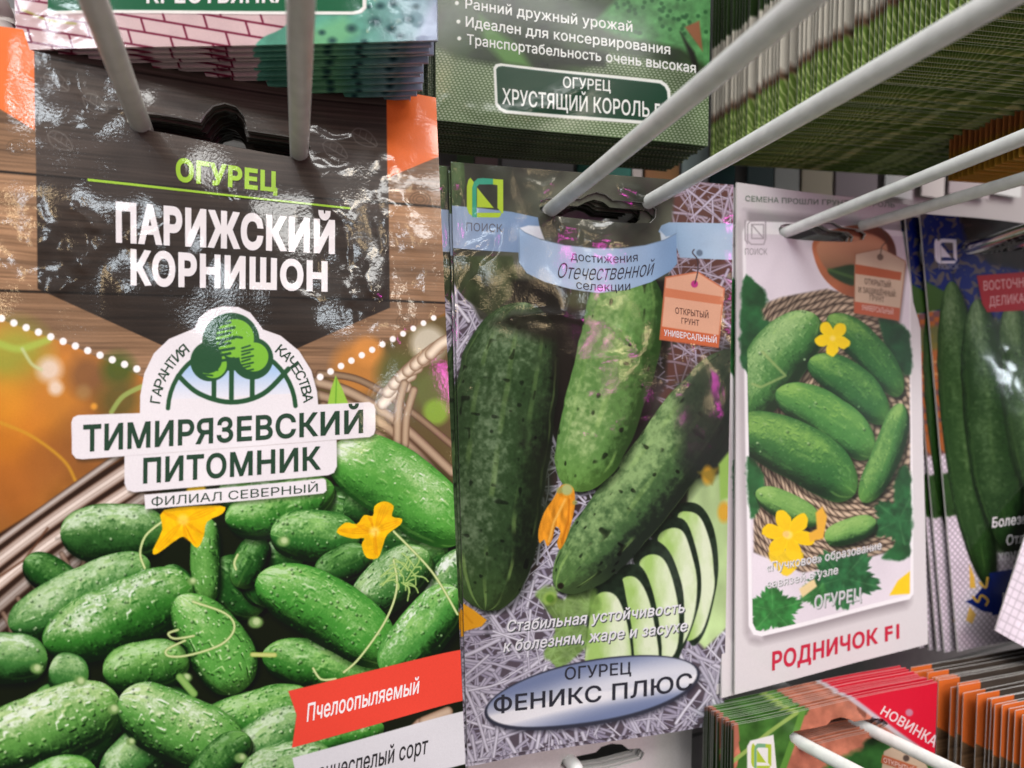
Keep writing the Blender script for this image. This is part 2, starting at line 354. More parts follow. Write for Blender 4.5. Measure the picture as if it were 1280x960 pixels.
def glyphs(st, wt):
    """outlines of the built-in typeface, thickened by wt and filled by winding (its strokes overlap)"""
    k = (st, wt)
    if k in GC: return GC[k]
    cu = bpy.data.curves.new('g', 'FONT'); cu.body = st; cu.size = 1; cu.fill_mode = 'NONE'; cu.resolution_u = 4; cu.space_character = 1+max(0, wt)*2.4; o = bpy.data.objects.new('g', cu); COL.objects.link(o)
    me = bpy.data.meshes.new_from_object(o.evaluated_get(bpy.context.evaluated_depsgraph_get()))
    vs = [tuple(v.co[:2]) for v in me.vertices]; nx = {}
    for e in me.edges: nx.setdefault(e.vertices[0], []).append(e.vertices[1]); nx.setdefault(e.vertices[1], []).append(e.vertices[0])
    bpy.data.objects.remove(o); bpy.data.curves.remove(cu); bpy.data.meshes.remove(me)
    seen = set(); loops = []
    for i in range(len(vs)):
        if i in seen or i not in nx: continue
        lp = [i]; seen.add(i); c = i+1 if i+1 in nx[i] else nx[i][0]
        while c not in seen:
            lp.append(c); seen.add(c); n = [q for q in nx[c] if q not in seen]
            if not n: break
            c = min(n, key=lambda q: abs(q-c))
        P = np.array([vs[q] for q in lp]); keep = np.hypot(*(P-np.roll(P, 1, 0)).T) > 1e-5; P = P[keep]
        if len(P) > 2: loops.append(P)
    ar = [np.sum(P[:, 0]*np.roll(P[:, 1], -1)-np.roll(P[:, 0], -1)*P[:, 1])/2 for P in loops]; bb = [(P[:, 0].min(), P[:, 0].max()) for P in loops]
    L2 = []
    for j, P in enumerate(loops):
        near = [i for i in range(len(loops)) if min(bb[i][1], bb[j][1])-max(bb[i][0], bb[j][0]) > .5*(bb[j][1]-bb[j][0])]; s0 = np.sign(ar[max(near, key=lambda i: abs(ar[i]))])
        d = np.roll(P, -1, 0)-P; d /= np.hypot(*d.T)[:, None]; n = np.stack([d[:, 1], -d[:, 0]], 1)*s0; m = n+np.roll(n, 1, 0); m /= np.maximum((m*m).sum(1, keepdims=True)/2, .55)
        Q = P+m*wt; out = []
        for i in range(len(Q)):
            a, b = Q[i], Q[(i+1) % len(Q)]; c = max(1, int(np.hypot(*(b-a))/.24))
            out += [a+(b-a)*t/c for t in range(c)]
        L2.append(np.array(out))
    E0 = np.concatenate(L2); E1 = np.concatenate([np.roll(P, -1, 0) for P in L2])
    def wind(p):
        p = np.asarray(p); w = np.zeros(len(p))
        for c in range(0, len(p), 400):
            x, y = p[c:c+400, 0:1], p[c:c+400, 1:2]; up_ = (E0[:, 1] <= y) & (E1[:, 1] > y); dn = (E0[:, 1] > y) & (E1[:, 1] <= y)
            xc = E0[:, 0]+(y-E0[:, 1])*(E1[:, 0]-E0[:, 0])/np.where(np.abs(E1[:, 1]-E0[:, 1]) < 1e-12, 1, E1[:, 1]-E0[:, 1]); w[c:c+400] = ((up_ & (xc > x)).sum(1)*1.0-(dn & (xc > x)).sum(1))
        return w
    edges = []; b = 0
    for P in L2: edges += [(b+i, b+(i+1) % len(P)) for i in range(len(P))]; b += len(P)
    g = np.array([(x, y) for x in np.arange(E0[:, 0].min(), E0[:, 0].max(), .2) for y in np.arange(-.2, 1, .2)]); g = g[np.abs(wind(g)) > 0] if len(g) else g
    R = delaunay_2d_cdt([Vector(p) for p in np.concatenate([E0, g])], edges, [], 0, 1e-6)
    V = np.array([tuple(p) for p in R[0]]); F = np.array([tuple(f) for f in R[2]]); F = F[np.abs(wind(V[F].mean(1))) > .5]
    V[:, 0] -= V[:, 0].min(); V[:, 1] += wt
    GC[k] = (V, [tuple(int(i) for i in f) for f in F], V[:, 0].max(), .727+2*wt); return GC[k]
def capq(xl, yl, xr, yr, hl, hr=None, lean=0):
    """corners of a line of capitals from its baseline ends and its heights"""
    hr = hl if hr is None else hr; return ((xl+lean, yl-hl), (xr+lean, yr-hr), (xr, yr), (xl, yl))
def ln(st, xl, yl, xr, yr, hl, hr=None, wt=.0, shear=0, sag=0): return (st, capq(xl, yl, xr, yr, hl, hr), wt, shear, sag)
def copies(pk, n, step, group, label, jit=(.0006, .0006, .35), seed=1, first=1, sgn=-1, gaps=None, dirv=None, edge=None):
    """n further packets like pk hung behind (sgn -1) or before (+1) it on the same hook"""
    R = random.Random(seed); d = 0.0; out = []; H = HK if dirv is None else dirv
    for i in range(n):
        d += step*R.uniform(.75, 1.25)*(1 if not gaps or i not in gaps else gaps[i])
        r = pk.root.copy(); COL.objects.link(r)
        off = H*sgn*d+pk.ex*R.uniform(-1, 1)*jit[0]+np.array([0, 0, 1])*R.uniform(-1, 1)*jit[1]
        r.matrix_world = Matrix.Translation(Vector(off)) @ pk.M @ Matrix.Rotation(math.radians(R.uniform(-1, 1)*jit[2]), 4, 'Y')
        b = pk.body.copy(); COL.objects.link(b); b.parent = r
        if edge: b.material_slots[1].link = 'OBJECT'; b.material_slots[1].material = edge
        tag(r, label, 'seed packet', group); out.append(r)
    return out
# ------------------------------------------------------------------ wires
def tube(name, pts, rad, mat, parent, n=18, caps=True):
    P = [Vector(p) for p in pts]; V = []; Fc = []; N = len(P); rads = rad if isinstance(rad, list) else [rad]*N
    for i in range(N):
        t = (P[min(i+1, N-1)]-P[max(i-1, 0)]).normalized(); a = t.cross(Vector((.3, .2, 1))).normalized(); b = t.cross(a)
        for k in range(n):
            an = 2*math.pi*k/n; V.append(P[i]+(a*math.cos(an)+b*math.sin(an))*rads[i])
    for i in range(N-1):
        for k in range(n): Fc.append((i*n+k, i*n+(k+1) % n, (i+1)*n+(k+1) % n, (i+1)*n+k))
    Fc.append(tuple(range(n))[::-1]); Fc.append(tuple((N-1)*n+k for k in range(n)))
    return newobj(name, V, Fc, [mat], parent)
PANEL_Y = .215
def prong_line(pk, hole_px, far_px, out):
    u, v = pk.uv(*hole_px); P = pk.P0+u*pk.U+v*pk.V; r = ray(*far_px); r = r/np.linalg.norm(r)
    w0 = P; b = HK@r; A = np.array([[1, -b], [b, -1]]); t, s_ = np.linalg.solve(A, np.array([-(HK@w0), -(r@w0)])); Q = r*s_
    d = (Q-P)/np.linalg.norm(Q-P); t0 = (PANEL_Y-.001-P[1])/d[1]
    return P, d, P+d*t0, P+d*out
def hook(label, pk, prongs, rad=.0020, mat=None, out=.06, name='display_hook', tip=None):
    mat = mat or M_WIRE; lines = [prong_line(pk, h, f, out) for h, f in prongs]; base = sum(l[2] for l in lines)/len(lines)
    r = bpy.data.objects.new(name, None); COL.objects.link(r); r.empty_display_size = .01; r.location = Vector(base+ORG)
    tag(r, label, 'hook', 'wire hooks of the seed rack')
    for P, d, a, b in lines:
        L = np.linalg.norm(b-a); n = 24; pts = []; rr = []
        for i in range(n+1):
            q = a+(b-a)*i/n-base+np.array([0, 0, -1])*.0006*math.sin(math.pi*i/n); pts.append(q); rr.append(rad)
        for k in (1, 2, 3):
            an = k*math.pi/6.5; pts.append(pts[n]+d*rad*math.sin(an)); rr.append(rad*math.cos(an))
        tube('prong', pts, rr, mat, r)
    w = np.linalg.norm(lines[0][2]-lines[-1][2])/2+.006; V = []; h = .008; t = .002
    for y in (-t, -.0001):
        for x, z in ((-w, -h), (w, -h), (w, h), (-w, h)): V.append((x, y, z))
    newobj('base_plate', V, [(0, 1, 2, 3), (7, 6, 5, 4), (0, 4, 5, 1), (1, 5, 6, 2), (2, 6, 7, 3), (3, 7, 4, 0)], [mat], r, smooth=False)
    return r
# ================================================================== the rack
def boxmesh(x0, x1, y0, y1, z0, z1):
    V = [(x, y, z) for x in (x0, x1) for y in (y0, y1) for z in (z0, z1)]
    return V, [(0, 1, 3, 2), (4, 6, 7, 5), (0, 4, 5, 1), (2, 3, 7, 6), (0, 2, 6, 4), (1, 5, 7, 3)]
rack = bpy.data.objects.new('display_rack', None); COL.objects.link(rack); rack.location = (.1, PANEL_Y, CAMZ-.35); rack.empty_display_size = .02
tag(rack, 'grey painted slat panel of the shop rack behind all packets', 'display rack')
for i in range(9):
    V, Fc = boxmesh(-.75, .75, 0, .012, .02+i*.075, .093+i*.075)
    newobj('slat', V, Fc, [M_PANEL], rack, smooth=False)
V, Fc = boxmesh(-.76, .76, .0125, .022, 0, .72); newobj('back_board', V, Fc, [M_PANEL], rack, smooth=False)
# ================================================================== packet 1: dark wood header, white tree badge
def art_gherkin():
    c = Canvas(-30, 15, 600, 1105, 1.5, (20, 30, 16))
    S, X, Y = c.full()
    # wooden boards; the grain runs along the packet, so it follows the view
    yy = Y-(X-285)*(.165*(442-Y)/420)
    g = fbm(X/120+3, yy/2.0+2*vn(X/60, yy/30), 5); g2 = fbm(X/260+9, yy/18, 3); b = np.floor((yy-108)/132.0)
    w = C(146, 112, 84)*(.70+.5*g[..., None])*(.74+.5*g2[..., None])*(.9+.2*vn(b*3.7, b*0+1)[..., None])
    sm_ = np.abs((yy-108)/132.0-np.round((yy-108)/132.0))*132; w *= (.25+.75*sm(sm_, .3, 2.6))[..., None]
    c.a[:] = w
    for kx, ky in ((508, 403), (22, 185), (525, 250)):
        for r in (13, 9, 5): c.line([(kx+r*math.cos(t/3), ky+r*.75*math.sin(t/3)) for t in range(20)], 1.2, (96, 76, 58), 1.4, .7)
    # dark chalky panel with its point behind the badge
    pnl = [(45, 20), (484, 95), (487, 386), (372, 437), (290, 475), (208, 434), (47, 361)]
    def dark(X, Y):
        g = fbm(X/110+5, yy_(X, Y)/2.4, 5)[..., None]; t = sm(Y, 110, 380)[..., None]; k = .75+.5*g+.18*(fbm(X/60, Y/60, 3)[..., None]-.5)
        d = np.abs((yy_(X, Y)-108)/132.0-np.round((yy_(X, Y)-108)/132.0))*132
        return (C(80, 70, 64)*(1-t)+C(52, 43, 37)*t)*k*(.62+.38*sm(d, .2, 2.2))[..., None]
    def yy_(X, Y): return Y-(X-285)*(.165*(442-Y)/420)
    c.poly(pnl, dark, 1.2)
    for lx, ly in ((418, 187), (455, 172), (120, 132), (72, 105), (76, 178)):
        p = [(lx-15, ly-8), (lx-8, ly-13), (lx+6, ly-8), (lx+15, ly+4), (lx+15, ly+11), (lx+2, ly+10), (lx-10, ly+4)]
        c.line(p+[p[0]], 1.4, (122, 116, 110), 1.1, .55, 3)
        c.line([(lx-15, ly-8), (lx+15, ly+10)], 1.2, (122, 116, 110), 1, .5)
        for k in (-.4, .1, .55): c.line([(lx+15*k, ly+9*k), (lx+15*k+2, ly+9*k-7)], 1, (122, 116, 110), 1, .5); c.line([(lx+15*k, ly+9*k), (lx+15*k+6, ly+9*k+5)], 1, (122, 116, 110), 1, .5)
    c.poly([(-40, 15), (45, 20), (45, 164), (-40, 112)], (243, 116, 54), 1.2); c.poly([(483, 95), (600, 95), (600, 172), (546, 197), (484, 223)], (243, 116, 54), 1.2)
    # the picture below the dotted line
    ph = [(-40, 383), (0, 399), (90, 432), (180, 472), (400, 474), (470, 440), (545, 397), (610, 365), (620, 1110), (-40, 1110)]
    def pic(X, Y):
        n = fbm(X/70+1, Y/70+2, 3)[..., None]; m = fbm(X/34+8, Y/48, 3)[..., None]
        return C(186, 118, 54)*(.62+.6*n)*(.85+.3*m)
    c.poly(ph, pic, 1)
    for (x, y, r, col, o) in ((20, 445, 40, (150, 160, 60), .8), (60, 500, 45, (205, 130, 50), .7), (10, 545, 50, (215, 128, 40), .7), (120, 560, 45, (140, 88, 48), .7), (110, 470, 25, (120, 84, 60), .7), (62, 462, 15, (235, 222, 216), .75), (70, 485, 9, (240, 232, 228), .7),
        (15, 610, 40, (180, 104, 46), .7), (60, 575, 30, (160, 96, 48), .6), (5, 500, 30, (225, 150, 40), .5), (148, 462, 20, (66, 92, 36), .8), (150, 500, 26, (86, 84, 44), .75), (105, 490, 9, (168, 132, 84), .6), (118, 508, 4, (232, 158, 60), .9)): c.dot(x, y, r, col, r*.9, o)
    c.line([(0, 430), (25, 436), (60, 425)], 9, (168, 190, 80), 5, .8, 6); c.line([(28, 436), (40, 455), (52, 462)], 4, (196, 206, 150), 3, .8, 6); c.line([(0, 528), (40, 545), (80, 575), (95, 600)], 4, (206, 150, 46), 2.5, .8, 6)
    c.line([(140, 515), (155, 495), (185, 480)], 6, (158, 180, 96), 2, .8, 6)
    # right of the badge: blurred ground, the basket with its twisted handle
    c.poly([(395, 475), (545, 397), (600, 380), (610, 700), (395, 640)], (98, 84, 50), 6); c.dot(450, 462, 34, (196, 128, 60), 18, .9); c.dot(460, 440, 18, (214, 140, 66), 10, .8); c.dot(500, 470, 30, (92, 96, 50), 18, .9); c.dot(535, 430, 22, (214, 206, 186), 12, .8); c.dot(545, 490, 28, (104, 116, 62), 14, .8); c.dot(545, 515, 16, (136, 172, 60), 8, .9)
    for i, (p, w) in enumerate((([(395, 478), (440, 492), (500, 530), (565, 590)], 13), ([(398, 494), (450, 512), (510, 556), (575, 625)], 13), ([(405, 508), (460, 536), (520, 585), (575, 655)], 13), ([(430, 540), (480, 570), (530, 620), (575, 670)], 12), ([(400, 468), (450, 476), (510, 512), (570, 560)], 9))):
        c.line(p, w, (84, 60, 44), 1.5, 1, 8, (184-8*i, 158-8*i, 130-8*i))
    for k in range(8):
        t = k/7; x, y = 490+60*t**1.15, 492-62*t**.75; c.line([(x-12, y+13), (x+1, y), (x+17, y-8)], 15, (124, 96, 72), 1.4, 1, 5, (236, 218, 192))
    c.line([(505, 480), (498, 510), (496, 560)], 11, (104, 78, 56), 1.2, 1, 6, (192, 166, 136)); c.line([(517, 488), (508, 520), (506, 556)], 10, (104, 78, 56), 1.2, 1, 6, (188, 162, 132))
    c.poly([(420, 470), (428, 486), (436, 506), (410, 506), (414, 488)], (150, 196, 70), 1.4); c.line([(421, 474), (420, 506)], 1.5, (104, 160, 48), 1.2)
    c.poly([(-40, 700), (60, 640), (170, 600), (420, 560), (600, 640), (600, 1110), (-40, 1110)], (24, 30, 16), 6)
    c.poly([(-40, 690), (60, 630), (175, 560), (215, 600), (150, 680), (60, 770), (-40, 860)], (52, 36, 28), 4)
    for p, w, k in (([(-30, 836), (30, 788), (120, 700)], 13, .55), ([(-30, 808), (50, 740), (150, 656)], 14, .62), ([(-30, 782), (60, 706), (180, 622)], 15, .74), ([(-30, 752), (60, 680), (182, 600)], 17, 1), ([(-30, 722), (60, 654), (170, 580)], 17, .96), ([(-30, 698), (55, 636), (160, 562)], 9, .8)):
        c.line(p, w, [v*k for v in (112, 84, 68)], 2.2, 1, 8, [v*k for v in (234, 218, 206)])
        for o in (-3, 2): c.line([(x+o*.5, y+o) for x, y in p], 1.2, [v*k for v in (140, 112, 96)], 1.4, .5, 8)
    for i in range(9): t = i/8; x, y = -10+150*t, 812-150*t; c.line([(x-6, y-26), (x+3, y-8), (x+2, y+14)], 7, (70, 50, 40), 2, .8, 4, (150, 124, 106))
    c.line([(-30, 740), (30, 700), (60, 660)], 3, (96, 62, 44), 2, .8)
    # gherkins, from the back to the front
    D = dict(tone=(60, 114, 52), hi=(164, 198, 134), dk=(10, 30, 10), dots=1)
    M = dict(tone=(54, 118, 42), hi=(148, 198, 110), dk=(10, 32, 8), dots=1.1); Dk = dict(tone=(34, 80, 30), hi=(104, 158, 80), dk=(6, 18, 6), dots=.5)
    K = c.cuke
    K(275, 612, 560, 690, 44, 0, **Dk); K(270, 700, 330, 760, 34, **Dk, hl=.2); K(310, 690, 350, 750, 30, **Dk, hl=.1); K(40, 872, 110, 905, 30, **Dk, hl=.1); K(380, 700, 330, 690, 24, **Dk)
    for q in ((120, 800, 190, 770, 20), (200, 860, 250, 900, 22), (100, 845, 70, 890, 22), (318, 860, 300, 912, 20), (500, 712, 556, 690, 22), (330, 668, 300, 730, 22), (208, 706, 262, 770, 20), (460, 690, 500, 730, 22), (30, 700, 100, 740, 24), (430, 640, 500, 620, 26)): K(*q, 0, **Dk, hl=.25)
    K(415, 560, 580, 672, 46, -8, tone=(84, 158, 62), hi=(196, 222, 156), dk=(24, 70, 20), stripe=.55, nst=6, hl=.75, ws=5); K(592, 690, 536, 770, 30, **D, hl=.95)
    K(285, 650, 418, 608, 32, 6, **M, hl=.25); K(76, 668, 212, 662, 36, 0, **dict(D, tone=(52, 98, 44)), hl=.55, wart=.3)
    K(340, 664, 450, 672, 32, 0, **dict(M, tone=(48, 106, 42)), hl=.3); K(10, 785, 190, 700, 36, 4, **D, hl=.35); K(396, 722, 462, 690, 25, 0, **Dk, hl=.2)
    K(440, 765, 536, 692, 34, 0, **D, wart=.8, ws=4, hl=.4, taper=-.1); K(54, 808, 244, 724, 43, 4, **dict(M, hi=(176, 208, 140)), hl=.85, wart=.7, stripe=.2)
    K(262, 645, 264, 750, 19, 3, **dict(M, tone=(84, 142, 62)), hl=.7, wart=.7, ws=4)
    K(-40, 822, 58, 826, 32, 0, **D, hl=.7, wart=.1); K(60, 838, 110, 850, 28, 0, **D, hl=.3, wart=.2); K(130, 842, 240, 818, 32, 0, **dict(M, tone=(62, 118, 46)), hl=.35, wart=.8, ws=4.5)
    K(226, 742, 306, 858, 39, -6, **dict(M, tone=(88, 156, 66), hi=(184, 218, 142)), hl=.55, wart=1.0, ws=4.5, taper=-.16); K(330, 812, 480, 858, 31, -4, **M, hl=.3, wart=.6)
    K(325, 716, 492, 822, 41, -8, **dict(M, tone=(70, 144, 54)), hl=.42, wart=.7, ws=5, stripe=.5, nst=8); K(480, 842, 572, 736, 34, 2, **dict(M, tone=(70, 138, 58)), hl=.9, wart=.35, stripe=.4)
    K(240, 918, 392, 868, 34, 0, **M, hl=.3, wart=.9, ws=5); K(286, 960, 392, 892, 36, 0, **D, hl=.5, wart=.6); K(90, 960, 160, 880, 26, **Dk, hl=.1); K(380, 928, 480, 908, 18, 0, **M, hl=.8, wart=.4)
    K(-45, 948, 150, 872, 47, 3, **dict(D, tone=(90, 146, 66), hi=(190, 214, 150)), hl=.8, wart=.9, ws=6); K(132, 985, 212, 905, 32, 0, **D, hl=.4); K(150, 872, 304, 938, 45, 2, **dict(D, tone=(88, 150, 66), hi=(200, 222, 160)), hl=.8, wart=1.0, ws=5)
    K(240, 985, 312, 915, 26, **Dk, hl=.2); K(300, 980, 420, 950, 40, **D); K(-20, 1040, 120, 960, 40, **M); K(120, 1050, 280, 990, 44, **D)
    for (x, y, r) in ((44, 837, 8), (100, 852, 8), (143, 885, 8), (302, 944, 8), (322, 773, 9), (236, 842, 7), (356, 674, 8), (244, 723, 6), (165, 925, 6), (300, 870, 0), (303, 944, 6)):
        if r: c.dot(x, y, r, (116, 152, 84), 3, .95, r*.8); c.dot(x+1, y-1, r*.5, (196, 212, 156), 3, .8)
    c.line([(318, 813), (345, 814)], 6, (150, 168, 76), 1.5, 1, 0, (196, 204, 120)); c.line([(228, 842), (245, 862)], 10, (92, 140, 62), 2, 1, 0, (140, 180, 96))
    T = (186, 202, 128)
    for p in ([(206, 650), (185, 668), (178, 690), (184, 708)], [(245, 748), (285, 762), (296, 780), (280, 800), (240, 814), (215, 816), (212, 808), (235, 796)], [(246, 790), (222, 794), (214, 788), (226, 783)], [(492, 664), (540, 715), (572, 768)], [(492, 700), (496, 735), (482, 775), (450, 820), (430, 838)], [(392, 832), (402, 846), (420, 846)], [(300, 690), (296, 700), (298, 708)]):
        c.line(p, 3.4, (110, 136, 66), 1, .95, 6, (214, 224, 160))
    for k in range(26):
        a = random.uniform(0, 6.28); l = random.uniform(6, 26); x, y = 510+random.uniform(-18, 14), 715+random.uniform(-16, 20); c.line([(x, y), (x+l*.6*math.cos(a)+2, y+l*.5*math.sin(a)), (x+l*math.cos(a), y+l*math.sin(a)+3)], 2.2, (120, 160, 70), 1, .85, 3, (180, 206, 124))
    for f in ([(208, 636), (278, 630), (281, 640), (262, 650), (258, 668), (250, 682), (238, 672), (228, 670), (200, 690), (194, 686), (206, 660)], [(421, 664), (432, 652), (446, 654), (455, 643), (466, 644), (468, 632), (480, 626), (492, 632), (490, 645), (502, 648), (500, 656), (484, 668), (478, 684), (472, 697), (458, 696), (452, 680), (455, 672), (440, 672)]):
        c.poly(f, lambda X, Y: C(250, 192, 22)*(.86+.26*fbm(X/9, Y/9, 3)[..., None])*np.array([1, .98, .6], np.float32), 1.2, 1, 3)
    for (fx, fy), tips in (((232, 650), ((208, 640), (270, 634), (256, 664), (246, 676), (200, 684), (236, 672))), ((468, 664), ((426, 662), (480, 632), (498, 652), (470, 692), (446, 656), (462, 646)))):
        for tx, ty in tips:
            for k in (-3, 0, 3): c.line([(fx, fy), ((fx+tx)/2+k*.6, (fy+ty)/2+k), (tx+k*.7, ty+k*.4)], 1.3, (214, 132, 10), 1.2, .45, 3)
    c.dot(468, 664, 6, (255, 224, 110), 5, .8); c.line([(470, 664), (470, 692)], 2, (226, 150, 16), 2, .6); c.line([(455, 655), (440, 662)], 2, (226, 150, 16), 2, .6); c.line([(474, 655), (485, 638)], 2, (226, 150, 16), 2, .6); c.dot(232, 648, 7, (255, 214, 90), 5, .7)
    c.dot(248, 612, 12, (240, 190, 30), 4, 1)
    for i in range(13): c.dot(2+i*15.4, 398+i*5.75, 4.6, (246, 240, 238), 1.2)
    for i in range(12): c.dot(401+i*12.8, 472-i*6.75, 4.2-.06*i, (246, 240, 238), 1.2)
    c.line([(525, 905), (470, 960)], 14, (120, 92, 72), 2, 1, 0, (196, 168, 150)); c.line([(560, 890), (530, 902)], 13, (120, 92, 72), 2, 1, 0, (190, 164, 140))
    # red and white ribbons
    c.poly([(361.5, 859.5), (590, 809), (590, 873), (365.5, 932), (371.5, 890)], (229, 72, 56), .9)
    c.poly([(366, 945), (590, 886), (600, 950), (378, 1012)], (206, 204, 208), .9)
    # badge paper with the tree emblem
    W_ = (229, 223, 226)
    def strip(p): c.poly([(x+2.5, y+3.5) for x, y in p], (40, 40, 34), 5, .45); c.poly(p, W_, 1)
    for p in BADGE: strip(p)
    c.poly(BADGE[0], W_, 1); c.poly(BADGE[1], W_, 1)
    G = (44, 84, 54)
    arc = lambda r, a0, a1, n=24: [(291+r*1.01*math.cos(math.radians(a0+(a1-a0)*i/n)), 513-r*math.sin(math.radians(a0+(a1-a0)*i/n))) for i in range(n+1)]
    def sky(X, Y): t = sm(Y, 445, 505)[..., None]; return C(150, 188, 230)*(1-t)+C(229, 226, 232)*t
    c.poly(arc(78, 0, 180), sky, 1); c.poly([(205, 500), (375, 492), (375, 520), (205, 520)], W_, 1)
    c.line(arc(79, 4, 178), 5.5, G, 1); c.line([(224, 470), (250, 492), (290, 503), (330, 493), (362, 462)], 6, G, 1, 1, 6)
    for x, y0 in ((269, 470), (291, 460), (317, 465)): c.line([(x, y0), (x, 498)], 6, G, 1)
    for x, y, r in ((264, 452, 25), (290, 428, 36), (317, 449, 26)): c.dot(x, y, r, G, 1)
    LG = (124, 186, 58)
    c.dot(268, 456, 17, LG, 1); c.dot(262, 450, 17, G, 1); c.dot(295, 424, 24, LG, 1); c.dot(319, 447, 18, LG, 1); c.dot(284, 426, 15, G, 1, .0)
    for i in range(8): c.line([(270, 408+i*6.4), (289+(i % 2)*5, 404+i*6.4)], 3.4, G, 1); c.line([(304, 436+i*4.2), (314+(i % 2)*4, 433+i*4.2)], 2.2, G, 1); c.line([(248, 444+i*3.4), (262+(i % 2)*5, 446+i*3.4)], 2.2, G, 1)
    c.line([(296+27*math.cos(t*.2), 449+27*math.sin(t*.2)) for t in range(13, 26)], 3, G, 1)
    # wrinkles of the film
    S, X, Y = c.full(); zone = np.exp(-((X-120)/95)**2-((Y-310)/55)**2)+np.exp(-((X-470)/75)**2-((Y-290)/120)**2)+.7*np.exp(-((X-120)/60)**2-((Y-110)/50)**2); c.z += (fbm(X/52+2, Y/75+6, 2)-.5)*(.28+1.35*np.clip(zone, 0, 1))*(1-sm(Y, 400, 520))+(fbm(X/90+2, Y/90+6, 2)-.5)*.45
    rr = random.Random(11)
    c.crease([(95, 65), (93, 90), (104, 118), (128, 138), (160, 142)], 5, .55); c.crease([(50, 262), (70, 300), (95, 330), (75, 365)], 6, .4); c.crease([(95, 262), (118, 285), (105, 325), (74, 362)], 5, .5); c.crease([(110, 285), (145, 300), (175, 298), (220, 280)], 6, .35)
    c.crease([(395, 150), (420, 170), (455, 165), (490, 190), (500, 250)], 8, .5); c.crease([(415, 255), (440, 300), (455, 360), (440, 385)], 8, .6); c.crease([(470, 240), (480, 300), (478, 350), (450, 400)], 7, .5); c.crease([(380, 200), (430, 210), (470, 200)], 6, .35); c.crease([(500, 270), (530, 330), (515, 400), (470, 420)], 9, .4); c.crease([(360, 362), (400, 372), (440, 360)], 5, .3)
    c.crease([(0, 280), (20, 300), (45, 305)], 6, .35); c.crease([(0, 330), (25, 345), (45, 350)], 5, .3); c.crease([(285, 235), (292, 250)], 3, .25)
    for i in range(14):
        x, y = rr.uniform(0, 560), rr.uniform(60, 400); a = rr.uniform(0, 3.1); l = rr.uniform(20, 70); c.crease([(x, y), (x+l*.5*math.cos(a)+8, y+l*.5*math.sin(a)), (x+l*math.cos(a), y+l*math.sin(a))], rr.uniform(4, 9), rr.uniform(-.25, .3))
    for i in range(16): c.dent(rr.uniform(0, 570), rr.uniform(500, 1000), rr.uniform(20, 60), rr.uniform(14, 30), rr.uniform(-.4, .4), rr.uniform(0, 3))
    return c
BADGE = [[(90, 528), (92, 522), (98, 519), (176, 516.5), (176, 495), (181, 467), (193, 442), (212, 424), (244, 411), (250, 398), (262, 388), (280, 383.5), (299, 385), (314, 392), (325, 406), (330, 413), (352, 421), (375, 440), (390, 464), (397, 490), (398.5, 506), (462, 503), (467, 506), (469, 512), (469, 537), (467, 543), (462, 546), (104, 574), (96, 573), (91, 567)],
    [(157, 570), (421, 549.5), (421.5, 582), (418, 590), (411, 593), (170, 614.5), (161, 612), (157.5, 604)], [(182.5, 617.5), (405, 597), (408, 599), (409, 612), (405, 615.5), (184, 635.5)]]
cv1 = art_gherkin()
P0, U, V = para([(-22, 31), (545, 122), (582, 960), (-14, 1040)], .155)
k1 = Packet(P0, U, V*1.065, .0019, .0007, .0006, 1)
k1.place('large cucumber packet with dark wood header and white tree badge, front of its hook', 'seed packet', 'dark wood cucumber packets at the left')
k1.texture(cv1, 'gherkin', 1000, 1760)
mk1 = dict(hgt=k1.hgt, rough=.34, grain=.17, coat=.65, bump=1.0, gscale=1800)
m1 = print_mat('gherkin_print', img=k1.img, **mk1)
HOLE1 = [(160, 147), (168, 140), (195, 142.5), (225, 147), (250, 152), (256, 142), (266, 131), (280, 127), (294, 131), (304, 143), (309, 161), (335, 164.5), (360, 168), (380, 172), (388, 182), (385, 192), (374, 197), (340, 191.5), (300, 184.5), (260, 177.5), (220, 170), (185, 164), (168, 160), (160.5, 154)]
h1 = [k1.uv(*p) for p in HOLE1]
k1.sleeve(m1, h1, .004)
ink = lambda n, c, mk: print_mat(n, c, **mk)
WHITE1, GREEN1, DKG1 = ink('white_ink', (236, 230, 230), mk1), ink('lime_ink', (160, 202, 58), mk1), ink('dark_green_ink', (38, 66, 48), mk1)
bd = k1.decal('brand_badge', BADGE[0], m1); k1.decal('badge_strip', BADGE[1], m1, bd, .00005); k1.decal('badge_strip', BADGE[2], m1, bd, .00005)
k1.text('badge_lettering', [ln('ТИМИРЯЗЕВСКИЙ', 105, 565, 454, 541, 34, 29, .03), ln('ПИТОМНИК', 181, 604, 402, 586, 32, 29, .03)], DKG1, bd)
k1.text('badge_small_lettering', [ln('ФИЛИАЛ СЕВЕРНЫЙ', 192, 631.5, 398, 613, 11, 10, .0)], DKG1, bd)
def arc_text(st, cx, cy, r, a0, a1, h, wf=.85):
    out = []; n = len(st)
    for i, ch in enumerate(st):
        a = math.radians(a0+(a1-a0)*i/(n-1)); ux, uy = math.cos(a), -math.sin(a); tx, ty = math.sin(a), math.cos(a); w = h*wf*.5*(.8 if ch in 'ГТ' else 1)
        b = (cx+r*ux, cy+r*uy); t = (cx+(r+h)*ux, cy+(r+h)*uy); out.append((ch, ((t[0]-tx*w, t[1]-ty*w), (t[0]+tx*w, t[1]+ty*w), (b[0]+tx*w, b[1]+ty*w), (b[0]-tx*w, b[1]-ty*w)), .012, 0, 0))
    return out
k1.text('arched_lettering', arc_text('ГАРАНТИЯ', 291, 513, 90, 172, 129, 13)+arc_text('КАЧЕСТВА', 291, 513, 90, 50, 9, 12.5), DKG1, bd)
